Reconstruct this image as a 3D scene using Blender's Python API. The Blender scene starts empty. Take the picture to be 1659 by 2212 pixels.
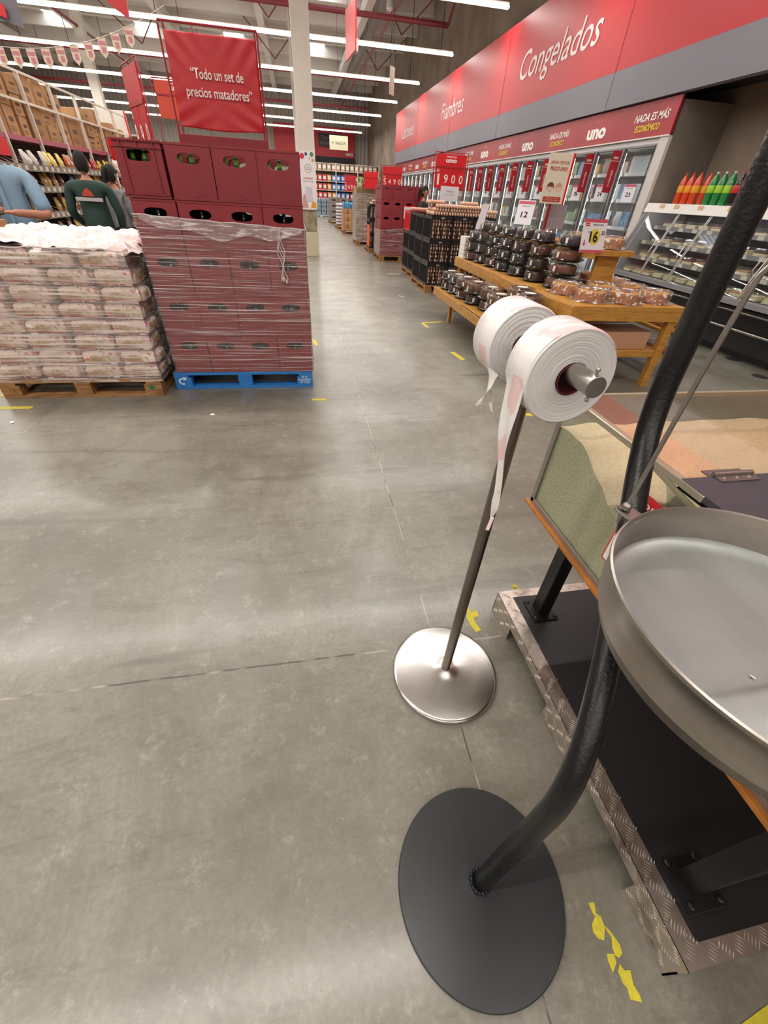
import bpy, math, random
from mathutils import Vector, Matrix
sc = bpy.context.scene
C = sc.collection
R = math.radians
rnd = random.Random(7)

# ---------------------------------------------------------------- camera
CAM_H = 1.45
def make_camera():
    P, RO, Y = R(38.594), R(3.594), R(12.03)
    fw = Vector((math.sin(Y)*math.cos(P), math.cos(Y)*math.cos(P), -math.sin(P)))
    ri = Vector((math.cos(Y), -math.sin(Y), 0))
    up = ri.cross(fw)
    r2 = ri*math.cos(RO) + up*math.sin(RO)
    u2 = up*math.cos(RO) - ri*math.sin(RO)
    m = Matrix((r2, u2, -fw)).transposed().to_4x4()
    m.translation = (0, 0, CAM_H)
    cd = bpy.data.cameras.new('camera'); cd.sensor_fit = 'HORIZONTAL'; cd.sensor_width = 36
    cd.lens = 857.2/1659*36; cd.clip_start = 0.02; cd.clip_end = 200
    o = bpy.data.objects.new('camera', cd); o.matrix_world = m
    C.objects.link(o); sc.camera = o
make_camera()
# ---------------------------------------------------------------- render look, world, ceiling light strips
sc.view_settings.view_transform = 'Standard'; sc.view_settings.look = 'None'
sc.view_settings.gamma = 1; sc.view_settings.use_curve_mapping = False
sc.view_settings.exposure = 0.0
sc.cycles.use_denoising = True
sc.cycles.use_adaptive_sampling = True; sc.cycles.adaptive_threshold = .03
sc.cycles.max_bounces = 8; sc.cycles.diffuse_bounces = 4; sc.cycles.glossy_bounces = 4
sc.cycles.transmission_bounces = 4; sc.cycles.transparent_max_bounces = 16
sc.cycles.sample_clamp_indirect = 4.0
sc.cycles.caustics_reflective = False; sc.cycles.caustics_refractive = False
w = bpy.data.worlds.new('world'); sc.world = w; w.use_nodes = True
w.node_tree.nodes['Background'].inputs[0].default_value = (1.0, 0.96, 0.92, 1)
w.node_tree.nodes['Background'].inputs[1].default_value = 0.5
STRIP_POWER = 320.0      # watts per strip light
STRIP_Z = 5.0
STRIPS = [(-14.0, 5.2, y) for y in (-8.9, -4.3, 0.25, 4.8, 9.4, 13.97, 18.3, 22.8, 27.4, 32.2, 36.6, 41.2)]

# ---------------------------------------------------------------- materials
def _n(nt, t, **kw):
    n = nt.nodes.new(t)
    for k, v in kw.items():
        if k in n.inputs: n.inputs[k].default_value = v
        else: setattr(n, k, v)
    return n
def col4(c):
    return (c[0], c[1], c[2], 1)
def hx(s):      # sRGB hex -> linear
    v = [int(s[i:i+2], 16)/255 for i in (0, 2, 4)]
    return tuple(x/12.92 if x <= .04045 else ((x+.055)/1.055)**2.4 for x in v)
MATS = {}
def mat(name, c, rough=.5, metal=0., spec=.5, var=None, bump=None, coat=0., trans=0., emit=None, alpha=1., sub=0., croug=.1):
    """c hex or linear; var=(scale, hex2, amount, stretch); bump=(scale, strength, stretch)"""
    if name in MATS: return MATS[name]
    if isinstance(c, str): c = hx(c)
    m = bpy.data.materials.new(name); m.use_nodes = True
    nt = m.node_tree; b = nt.nodes['Principled BSDF']
    b.inputs['Base Color'].default_value = col4(c); b.inputs['Roughness'].default_value = rough
    b.inputs['Metallic'].default_value = metal; b.inputs['Specular IOR Level'].default_value = spec
    b.inputs['Coat Weight'].default_value = coat; b.inputs['Coat Roughness'].default_value = croug
    b.inputs['Transmission Weight'].default_value = trans; b.inputs['Alpha'].default_value = alpha
    if sub: b.inputs['Subsurface Weight'].default_value = sub; b.inputs['Subsurface Scale'].default_value = .02
    if emit:
        b.inputs['Emission Color'].default_value = col4(hx(emit[0])); b.inputs['Emission Strength'].default_value = emit[1]
    if var or bump:
        tc = _n(nt, 'ShaderNodeTexCoord')
        def noise(scale, stretch, detail=5):
            mp = _n(nt, 'ShaderNodeMapping'); mp.inputs['Scale'].default_value = stretch or (1, 1, 1)
            nt.links.new(tc.outputs['Object'], mp.inputs['Vector'])
            no = _n(nt, 'ShaderNodeTexNoise'); no.inputs['Scale'].default_value = scale; no.inputs['Detail'].default_value = detail
            nt.links.new(mp.outputs[0], no.inputs['Vector'])
            return no
        if var:
            no = noise(var[0], var[3] if len(var) > 3 else None)
            mr = _n(nt, 'ShaderNodeMapRange'); mr.inputs[1].default_value = .35; mr.inputs[2].default_value = .65
            mr.inputs[4].default_value = var[2]
            nt.links.new(no.outputs[0], mr.inputs[0])
            mx = _n(nt, 'ShaderNodeMix', data_type='RGBA')
            mx.inputs[6].default_value = col4(c); mx.inputs[7].default_value = col4(hx(var[1]))
            nt.links.new(mr.outputs[0], mx.inputs[0]); nt.links.new(mx.outputs[2], b.inputs['Base Color'])
        if bump:
            no = noise(bump[0], bump[2] if len(bump) > 2 else None, 3)
            bp = _n(nt, 'ShaderNodeBump'); bp.inputs['Strength'].default_value = bump[1]; bp.inputs['Distance'].default_value = .01
            nt.links.new(no.outputs[0], bp.inputs['Height']); nt.links.new(bp.outputs[0], b.inputs['Normal'])
    MATS[name] = m
    return m
def film(name, tint='ffffff', haze=.1, haze_col='ffffff', rough=.12, bump=(20, .5, None), streak=None, ior=1.45, gloss=1.0):
    """thin clear plastic or glass: see-through plus a real glossy reflection; haze = milky share; streak=(scale, stretch, lo, hi)"""
    if name in MATS: return MATS[name]
    m = bpy.data.materials.new(name); m.use_nodes = True; nt = m.node_tree; nt.nodes.clear()
    out = _n(nt, 'ShaderNodeOutputMaterial'); tr = _n(nt, 'ShaderNodeBsdfTransparent'); tr.inputs[0].default_value = col4(hx(tint))
    gl = _n(nt, 'ShaderNodeBsdfGlossy'); gl.inputs['Roughness'].default_value = rough
    fr = _n(nt, 'ShaderNodeLayerWeight'); fr.inputs[0].default_value = .5
    df = _n(nt, 'ShaderNodeBsdfDiffuse'); df.inputs[0].default_value = col4(hx(haze_col))
    m1 = _n(nt, 'ShaderNodeMixShader'); m2 = _n(nt, 'ShaderNodeMixShader')
    nt.links.new(tr.outputs[0], m1.inputs[1]); nt.links.new(df.outputs[0], m1.inputs[2])
    m1.inputs[0].default_value = haze
    tc = _n(nt, 'ShaderNodeTexCoord')
    if streak:
        mp = _n(nt, 'ShaderNodeMapping'); mp.inputs['Scale'].default_value = streak[1]; mp.inputs['Rotation'].default_value = streak[4] if len(streak) > 4 else (0, 0, 0)
        nt.links.new(tc.outputs['Object'], mp.inputs[0])
        no = _n(nt, 'ShaderNodeTexNoise'); no.inputs['Scale'].default_value = streak[0]; no.inputs['Detail'].default_value = 6
        nt.links.new(mp.outputs[0], no.inputs['Vector'])
        mr = _n(nt, 'ShaderNodeMapRange'); mr.inputs[1].default_value = streak[2]; mr.inputs[2].default_value = streak[3]
        mr.inputs[3].default_value = haze; mr.inputs[4].default_value = .8
        nt.links.new(no.outputs[0], mr.inputs[0]); nt.links.new(mr.outputs[0], m1.inputs[0])
    if bump:
        mp2 = _n(nt, 'ShaderNodeMapping'); mp2.inputs['Scale'].default_value = bump[2] or (1, 1, 1)
        nt.links.new(tc.outputs['Object'], mp2.inputs[0])
        n2 = _n(nt, 'ShaderNodeTexNoise'); n2.inputs['Scale'].default_value = bump[0]; n2.inputs['Detail'].default_value = 3
        nt.links.new(mp2.outputs[0], n2.inputs['Vector'])
        bp = _n(nt, 'ShaderNodeBump'); bp.inputs['Strength'].default_value = bump[1]; bp.inputs['Distance'].default_value = .01
        nt.links.new(n2.outputs[0], bp.inputs['Height'])
        nt.links.new(bp.outputs[0], gl.inputs['Normal']); nt.links.new(bp.outputs[0], fr.inputs['Normal'])
    pw = _n(nt, 'ShaderNodeMath', operation='POWER'); pw.inputs[1].default_value = 4.0
    fm = _n(nt, 'ShaderNodeMath', operation='MULTIPLY_ADD'); fm.inputs[1].default_value = .9; fm.inputs[2].default_value = .045*gloss; fm.use_clamp = True
    nt.links.new(fr.outputs['Facing'], pw.inputs[0]); nt.links.new(pw.outputs[0], fm.inputs[0]); nt.links.new(fm.outputs[0], m2.inputs[0])
    nt.links.new(m1.outputs[0], m2.inputs[1]); nt.links.new(gl.outputs[0], m2.inputs[2]); nt.links.new(m2.outputs[0], out.inputs[0])
    MATS[name] = m
    return m

# ---------------------------------------------------------------- mesh builder and object helpers
def chain(p):
    M = Matrix()
    while p is not None: M = p.matrix_basis @ M; p = p.parent
    return M.inverted()
class B:
    def __init__(s): s.v = []; s.f = []; s.m = []; s.k = 0
    def add(s, vs, fs, k=None):
        o = len(s.v); s.v += [tuple(v) for v in vs]; s.f += [tuple(i+o for i in f) for f in fs]
        s.m += [s.k if k is None else k]*len(fs); return s
    def box(s, x0, y0, z0, x1, y1, z1, k=None):
        vs = [(x, y, z) for z in (z0, z1) for y in (y0, y1) for x in (x0, x1)]
        return s.add(vs, [(0, 2, 3, 1), (4, 5, 7, 6), (0, 1, 5, 4), (2, 6, 7, 3), (0, 4, 6, 2), (1, 3, 7, 5)], k)
    def cbox(s, cx, cy, cz, sx, sy, sz, M=None, k=None):
        vs = [Vector((x*sx/2, y*sy/2, z*sz/2)) for z in (-1, 1) for y in (-1, 1) for x in (-1, 1)]
        if M is not None: vs = [M @ v for v in vs]
        vs = [v + Vector((cx, cy, cz)) for v in vs]
        return s.add(vs, [(0, 2, 3, 1), (4, 5, 7, 6), (0, 1, 5, 4), (2, 6, 7, 3), (0, 4, 6, 2), (1, 3, 7, 5)], k)
    def bar(s, a, b, w, d=None, up=(0, 0, 1), k=None):      # square bar from a to b
        a = Vector(a); b = Vector(b); t = (b-a); L = t.length; t.normalize()
        u = Vector(up)
        if abs(t.dot(u)) > .99: u = Vector((0, 1, 0))
        x = t.cross(u).normalized(); y = x.cross(t)
        M = Matrix((x, t, y)).transposed()
        c = (a+b)/2
        return s.cbox(c.x, c.y, c.z, w, L, d or w, M, k)
    def lathe(s, prof, c=(0, 0, 0), n=24, M=None, k=None, sx=1, sy=1, cap=True):
        vs = []; fs = []
        for r, z in prof:
            for i in range(n):
                a = 2*math.pi*i/n; v = Vector((r*math.cos(a)*sx, r*math.sin(a)*sy, z))
                if M is not None: v = M @ v
                vs.append(v + Vector(c))
        for j in range(len(prof)-1):
            for i in range(n):
                a = j*n+i; b_ = j*n+(i+1) % n
                fs.append((a, b_, b_+n, a+n))
        if cap:
            fs.append(tuple(reversed(range(n)))); fs.append(tuple(range((len(prof)-1)*n, len(prof)*n)))
        return s.add(vs, fs, k)
    def cyl(s, a, b, r, n=16, r2=None, k=None):
        a = Vector(a); b = Vector(b); t = b-a; L = t.length
        q = t.to_track_quat('Z', 'Y').to_matrix()
        return s.lathe([(r, 0), (r if r2 is None else r2, L)], a, n, q, k)
    def tube(s, pts, r, n=12, k=None, cap=True):
        pts = [Vector(p) for p in pts]; rs = r if isinstance(r, (list, tuple)) else [r]*len(pts)
        vs = []; fs = []; x = None
        for i, p in enumerate(pts):
            t = (pts[min(i+1, len(pts)-1)]-pts[max(i-1, 0)]).normalized()
            if x is None:
                x = t.cross(Vector((0, 0, 1)) if abs(t.z) < .9 else Vector((0, 1, 0))).normalized()
            else:
                x = (x - t*x.dot(t)).normalized()
            y = t.cross(x)
            for j in range(n):
                a = 2*math.pi*j/n; vs.append(p + (x*math.cos(a)+y*math.sin(a))*rs[i])
        for i in range(len(pts)-1):
            for j in range(n):
                a = i*n+j; b_ = i*n+(j+1) % n
                fs.append((a, b_, b_+n, a+n))
        if cap: fs.append(tuple(reversed(range(n)))); fs.append(tuple(range((len(pts)-1)*n, len(pts)*n)))
        return s.add(vs, fs, k)
    def quad(s, a, b, c, d, k=None): return s.add([a, b, c, d], [(0, 1, 2, 3)], k)
    def grid(s, fn, nu, nv, k=None, closeu=False):
        vs = [fn(i/nu, j/nv) for j in range(nv+1) for i in range(nu+1)]
        fs = [(j*(nu+1)+i, j*(nu+1)+i+1, (j+1)*(nu+1)+i+1, (j+1)*(nu+1)+i) for j in range(nv) for i in range(nu)]
        return s.add(vs, fs, k)
    def prism(s, poly, z0, z1, k=None, M=None):
        n = len(poly); vs = [Vector((p[0], p[1], z0)) for p in poly]+[Vector((p[0], p[1], z1)) for p in poly]
        if M is not None: vs = [M @ v for v in vs]
        fs = [tuple(reversed(range(n))), tuple(range(n, 2*n))]+[(i, (i+1) % n, (i+1) % n+n, i+n) for i in range(n)]
        return s.add(vs, fs, k)
    def sphere(s, c, r, n=12, m=8, k=None, sx=1, sy=1, sz=1):
        prof = [(math.sin(math.pi*j/m)*r, -math.cos(math.pi*j/m)*r*sz) for j in range(m+1)]
        prof[0] = (r*.02, prof[0][1]); prof[-1] = (r*.02, prof[-1][1])
        return s.lathe(prof, c, n, None, k, sx, sy)
    def out(s, name, mats, parent=None, world=False, bevel=0, smooth=False, ang=35, seg=2, solid=0):
        me = bpy.data.meshes.new(name)
        vs = s.v
        if world and parent is not None:
            inv = chain(parent); vs = [tuple(inv @ Vector(v)) for v in vs]
        me.from_pydata(vs, [], s.f)
        if not isinstance(mats, (list, tuple)): mats = [mats]
        for m_ in mats: me.materials.append(m_)
        if len(mats) > 1: me.polygons.foreach_set('material_index', s.m)
        if smooth:
            me.polygons.foreach_set('use_smooth', [True]*len(me.polygons))
            me.update()
            me.set_sharp_from_angle(angle=R(ang))
        me.update()
        o = bpy.data.objects.new(name, me); C.objects.link(o)
        if parent is not None: o.parent = parent
        if bevel:
            b = o.modifiers.new('bevel', 'BEVEL'); b.width = bevel; b.segments = seg; b.limit_method = 'ANGLE'; b.angle_limit = R(40)
        if solid:
            b = o.modifiers.new('solid', 'SOLIDIFY'); b.thickness = solid
        return o
def tag(o, label, cat, group=None, kind=None):
    o['label'] = label; o['category'] = cat
    if group: o['group'] = group
    if kind: o['kind'] = kind
    return o
def thing(name, label, cat, loc=(0, 0, 0), rz=0, group=None):
    o = bpy.data.objects.new(name, None); o.empty_display_size = .05; C.objects.link(o)
    o.matrix_basis = Matrix.Translation(loc) @ Matrix.Rotation(rz, 4, 'Z')
    return tag(o, label, cat, group)
def struct(o): o['kind'] = 'structure'; return o
def kids(o): return [c for c in KID.get(o.name, [])]
KID = {}
def reg(root):          # remember the children once so copying stays quick
    def walk(o):
        KID[o.name] = list(o.children)
        for c in o.children: walk(c)
    walk(root); return root
def dup(root, loc, rz=0, label=None, group=None, scale=None, matover=None, rot=None):
    def cp(o, par):
        c = o.copy(); C.objects.link(c)
        if par is not None: c.parent = par
        for ch in KID.get(o.name, ()): cp(ch, c)
        return c
    r = cp(root, None)
    M = Matrix.Translation(loc) @ Matrix.Rotation(rz, 4, 'Z')
    if rot is not None: M = M @ rot
    if scale: M = M @ Matrix.Diagonal((*(scale if isinstance(scale, tuple) else (scale,)*3), 1))
    r.matrix_basis = M
    if label: r['label'] = label
    if group: r['group'] = group
    return r
class Proto:            # the first use takes the source object itself, later uses are copies
    def __init__(s, root): s.o = reg(root); s.used = False
    def put(s, loc, rz=0, label=None, group=None, scale=None, rot=None):
        if not s.used:
            s.used = True; r = s.o
            M = Matrix.Translation(loc) @ Matrix.Rotation(rz, 4, 'Z')
            if rot is not None: M = M @ rot
            if scale: M = M @ Matrix.Diagonal((*(scale if isinstance(scale, tuple) else (scale,)*3), 1))
            s.pend = (r, M)
            s.first_label = label; s.first_group = group
            return r
        return dup(s.o, loc, rz, label, group, scale, rot=rot)
    def close(s):
        if s.used:
            r, M = s.pend; r.matrix_basis = M
            if s.first_label: r['label'] = s.first_label
            if s.first_group: r['group'] = s.first_group
def text(body, o, right, up, size, m, parent=None, name='lettering', width=None, bold=.0, shear=0., align='CENTER', ext=.002, center_v=True):
    """lettering as a mesh: o = centre, right/up world vectors of the sign's face"""
    cu = bpy.data.curves.new('tmp', 'FONT'); cu.body = body; cu.size = 1; cu.offset = bold; cu.shear = shear
    cu.align_x = align; cu.resolution_u = 3; cu.extrude = 0; cu.space_line = .95
    ob = bpy.data.objects.new('tmp', cu)
    me = bpy.data.meshes.new_from_object(ob)
    bpy.data.objects.remove(ob); bpy.data.curves.remove(cu)
    xs = [v.co.x for v in me.vertices]; ys = [v.co.y for v in me.vertices]
    wd = max(xs)-min(xs); cy = (max(ys)+min(ys))/2 if center_v else 0; cx = (max(xs)+min(xs))/2 if align == 'CENTER' else 0
    right = Vector(right).normalized(); up = Vector(up).normalized(); nrm = right.cross(up)
    fx = (width/wd) if width else size
    inv = chain(parent) if parent is not None else Matrix()
    for v in me.vertices:
        x, y = (v.co.x-cx)*fx, (v.co.y-cy)*size
        v.co = inv @ (Vector(o) + right*x + up*y + nrm*ext)
    me.name = name; me.materials.clear(); me.materials.append(m); me.update()
    t = bpy.data.objects.new(name, me); C.objects.link(t)
    if parent is not None: t.parent = parent
    return t
ORD = ['first', 'second', 'third', 'fourth', 'fifth', 'sixth', 'seventh', 'eighth', 'ninth', 'tenth', 'eleventh', 'twelfth', 'thirteenth', 'fourteenth', 'fifteenth', 'sixteenth', 'seventeenth', 'eighteenth', 'nineteenth', 'twentieth', 'twenty-first', 'twenty-second', 'twenty-third', 'twenty-fourth', 'twenty-fifth', 'twenty-sixth', 'twenty-seventh', 'twenty-eighth', 'twenty-ninth', 'thirtieth']

# shared materials
M_red = mat('banner_red', 'c22530', .45, var=(3, 'b01c28', .5))
M_sign = mat('sign_red', 'd8202a', .35)
M_white = mat('white_paint', 'e8e4de', .5)
M_wht = mat('white_print', 'f2efea', .5)
M_yel = mat('yellow_print', 'e6cf2a', .5)
M_grey = mat('fascia_grey', '77737e', .5)
M_black = mat('black_plastic', '131314', .4)
M_steel = mat('brushed_steel', 'b4afaa', .32, 1., var=(6, '8f8a86', .6))
M_alu = mat('pressed_aluminium', 'cfccc8', .27, 1., var=(5, 'a5a29e', .7, (1, 1, 1)))
M_wood = mat('varnished_pine', 'c49044', .42, var=(6, 'a26c2a', .8, (1, 8, 8)))
M_woodx = mat('varnished_pine_lengthwise', 'c49044', .42, var=(6, 'a26c2a', .8, (8, 1, 8)))
M_pallet = mat('rough_pallet_wood', 'a97c4e', .75, var=(7, '6f4a28', .8, (1, 5, 5)), bump=(30, .3))
M_card = mat('corrugated_cardboard', 'b98d62', .8, var=(4, 'a67a50', .6))
M_black_ink = mat('black_print', '1c1a1a', .6)
M_clear = film('clear_plastic_shell', 'f6f4f2', .03, rough=.06, bump=(14, .35, (1, 1, .2)), gloss=1.6)
M_glass = film('window_glass', 'f3f7f5', .01, rough=.02, bump=None, gloss=1.0)
M_crink = film('crinkled_cellophane', 'fbf8f4', .06, rough=.09, bump=(26, 1.2, None), gloss=2.2, streak=(30, (1, 1, 1), .57, .63))
# ================================================================ SETTING
def floor_material():
    m = bpy.data.materials.new('polished_concrete'); m.use_nodes = True; nt = m.node_tree; b = nt.nodes['Principled BSDF']
    L = nt.links.new
    geo = _n(nt, 'ShaderNodeNewGeometry'); sep = _n(nt, 'ShaderNodeSeparateXYZ'); L(geo.outputs['Position'], sep.inputs[0])
    def noise(scale, det=6, rough=.6, st=(1, 1, 1), dist=0):
        mp = _n(nt, 'ShaderNodeMapping'); mp.inputs['Scale'].default_value = st; L(geo.outputs['Position'], mp.inputs[0])
        n = _n(nt, 'ShaderNodeTexNoise'); n.inputs['Scale'].default_value = scale; n.inputs['Detail'].default_value = det
        n.inputs['Roughness'].default_value = rough; n.inputs['Distortion'].default_value = dist
        L(mp.outputs[0], n.inputs['Vector']); return n.outputs[0]
    def mr(x, a, b_, c=0., d=1.):
        n = _n(nt, 'ShaderNodeMapRange'); n.inputs[1].default_value = a; n.inputs[2].default_value = b_; n.inputs[3].default_value = c; n.inputs[4].default_value = d
        L(x, n.inputs[0]); return n.outputs[0]
    def mix(f, a, b_):
        n = _n(nt, 'ShaderNodeMix', data_type='RGBA')
        if hasattr(f, 'is_output'): L(f, n.inputs[0])
        else: n.inputs[0].default_value = f
        for v, i in ((a, 6), (b_, 7)):
            if isinstance(v, str): n.inputs[i].default_value = col4(hx(v))
            else: L(v, n.inputs[i])
        return n.outputs[2]
    def mth(op, a, b_=None):
        n = _n(nt, 'ShaderNodeMath', operation=op)
        for i, v in enumerate((a, b_)):
            if v is None: continue
            if hasattr(v, 'is_output'): L(v, n.inputs[i])
            else: n.inputs[i].default_value = v
        return n.outputs[0]
    c = mix(mr(noise(.9, 5, .55), .38, .62), '7a776b', '97958a')
    c = mix(mr(noise(1.7, 9, .72, (1, .55, 1), .6), .40, .72, 0, .75), c, '645e52')
    c = mix(mr(noise(60, 3, .7), .35, .7, 0, .38), c, '645b51')
    c = mix(mr(noise(7, 8, .8, (.45, 1.3, 1), .5), .50, .74, 0, .75), c, '5d564b')
    c = mix(mr(noise(11, 8, .85), .54, .74, 0, .6), c, 'b5aea3')
    # long dark scuffs
    c = mix(mr(noise(2.2, 4, .5, (.35, 3.2, 1), .6), .60, .74, 0, .65), c, '574e45')
    # saw-cut joints: along the aisle (x) and across it (y)
    wob = mth('MULTIPLY', mth('SUBTRACT', noise(6, 3), .5), .012)
    lines = None
    for axis, pos, w_ in (('X', .442, .0035), ('X', -2.03, .003), ('X', 4.6, .003), ('X', -4.6, .003), ('Y', .885, .0045), ('Y', 2.955, .0028), ('Y', 5.6, .003), ('Y', 8.3, .003), ('Y', 12.2, .004), ('Y', -1.6, .004)):
        d = mth('ABSOLUTE', mth('SUBTRACT', mth('ADD', sep.outputs[axis], wob), pos))
        f = mr(d, w_*.55, w_, 1., 0.)
        lines = f if lines is None else mth('MAXIMUM', lines, f)
    gap = noise(5, 2)
    lc = mix(mr(gap, .45, .55), '3f3934', 'a89c90')
    c = mix(mth('MULTIPLY', lines, .85), c, lc)
    L(c, b.inputs['Base Color'])
    r = mr(noise(3.5, 5, .6), .35, .65, .34, .46)
    L(r, b.inputs['Roughness']); b.inputs['Specular IOR Level'].default_value = .55
    b.inputs['Coat Weight'].default_value = .35; b.inputs['Coat Roughness'].default_value = .16
    bp = _n(nt, 'ShaderNodeBump'); bp.inputs['Strength'].default_value = .12; bp.inputs['Distance'].default_value = .002
    L(mth('SUBTRACT', noise(45, 4), lines), bp.inputs['Height']); L(bp.outputs[0], b.inputs['Normal'])
    return m
struct(B().box(-18, -12, -.1, 8, 46, 0).out('floor', floor_material()))
M_conc = mat('grey_brown_concrete_wall', '9c8c7e', .85, var=(1.2, '77685b', .7), bump=(25, .2))
M_ceil = mat('white_metal_roof_sheet', 'd8cfc8', .6, var=(.5, 'a39a93', .5), bump=(40, .2, (.02, 3, 1)))
M_beam = mat('pale_roof_beam', 'dbd3cc', .6)
M_corr = mat('corrugated_wall_sheet', 'b0a8a2', .6)
# roof deck pitched in shallow transverse bays, with skylight openings left in it
SKY = [(x, y) for y in (6.4, 15.4, 24.4, 33.4) for x in (-12.3, -7.9, -3.4, 1.1)]
b = B()
def deck(x0, y0, x1, y1): b.box(x0, y0, 8.0, x1, y1, 8.12)
ys = [-12]
for y in (6.4, 15.4, 24.4, 33.4): ys += [y, y+3.2]
ys.append(46)
for i in range(len(ys)-1):
    if i % 2 == 0: deck(-18, ys[i], 8, ys[i+1])
    else:
        xs = [-18]
        for x in (-12.3, -7.9, -3.4, 1.1): xs += [x, x+1.1]
        xs.append(8)
        for j in range(0, len(xs)-1, 2): deck(xs[j], ys[i], xs[j+1], ys[i+1])
struct(b.out('ceiling', M_ceil))
M_sky = mat('daylit_skylight_panel', 'ffffff', .5, emit=('f4fbff', 6.0))
for i, (x, y) in enumerate(SKY):
    q = B().box(x, y, 8.05, x+1.1, y+3.2, 8.08, 0)
    for k in range(1, 12): q.box(x, y+k*3.2/12-.01, 8.03, x+1.1, y+k*3.2/12+.01, 8.05, 1)
    struct(q.out('window_%d' % (i+1), [M_sky, M_beam]))
# roof beams across, purlins along
b = B()
for y in range(-10, 46, 3): b.box(-18, y, 7.55, 8, y+.22, 8.0)
struct(b.out('trim_1', M_beam))
b = B()
for x in (-15.2, -10.3, -5.6, -1.2, 3.2): b.box(x, -12, 7.2, x+.3, 46, 7.6)
struct(b.out('trim_2', M_beam))
# red bracing rods and sprinkler pipes under the roof
M_rod = mat('red_sprinkler_pipe', '7e2630', .5)
M_drop = mat('dark_hanger_rod', '3c2f30', .6)
b = B()
for y in (19.6, 28.6, 37.6): b.cyl((-17, y, 5.9), (5.3, y, 5.9), .07, 8)
for x in (-9.0, 3.9): b.cyl((x, -10, 6.6), (x, 45, 6.6), .05, 8)
b.cyl((3.9, 12, 6.6), (5.3, 19.6, 5.9), .045, 8)
struct(b.out('trim_3', M_rod, smooth=True))
b = B()
for y in (4, 10.5, 17, 23.5, 30):
    for x in (-7.0, -.6, 4.8):
        b.cyl((x-1.5, y, 7.9), (x, y+1.5, 6.7), .022, 6); b.cyl((x+1.5, y, 7.9), (x, y+1.5, 6.7), .022, 6)
struct(b.out('trim_4', M_rod))
# walls
struct(B().box(6.35, -12, 0, 6.6, 46, 8).out('wall_right', M_conc))
struct(B().box(5.535, 7.2, 0, 6.35, 7.39, 2.72).out('wall_return', mat('cast_concrete_return', '857a70', .85, var=(2, '6e645b', .8), bump=(25, .2))))
struct(B().box(-18.25, -12, 0, -18, 46, 8).out('wall_left', M_corr))
struct(B().box(-18, -12.25, 0, 6.6, -12, 8).out('wall_back', M_corr))
b = B()
def corr(u, v):
    x = -18+24.35*u; k = (x*3.2) % 1
    return (x, 46-(.05 if k < .5 else 0), 8*v)
b.grid(corr, 312, 1); b.box(-18, 46.05, 0, 6.35, 46.25, 8)
struct(b.out('wall_far', M_corr))
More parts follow.
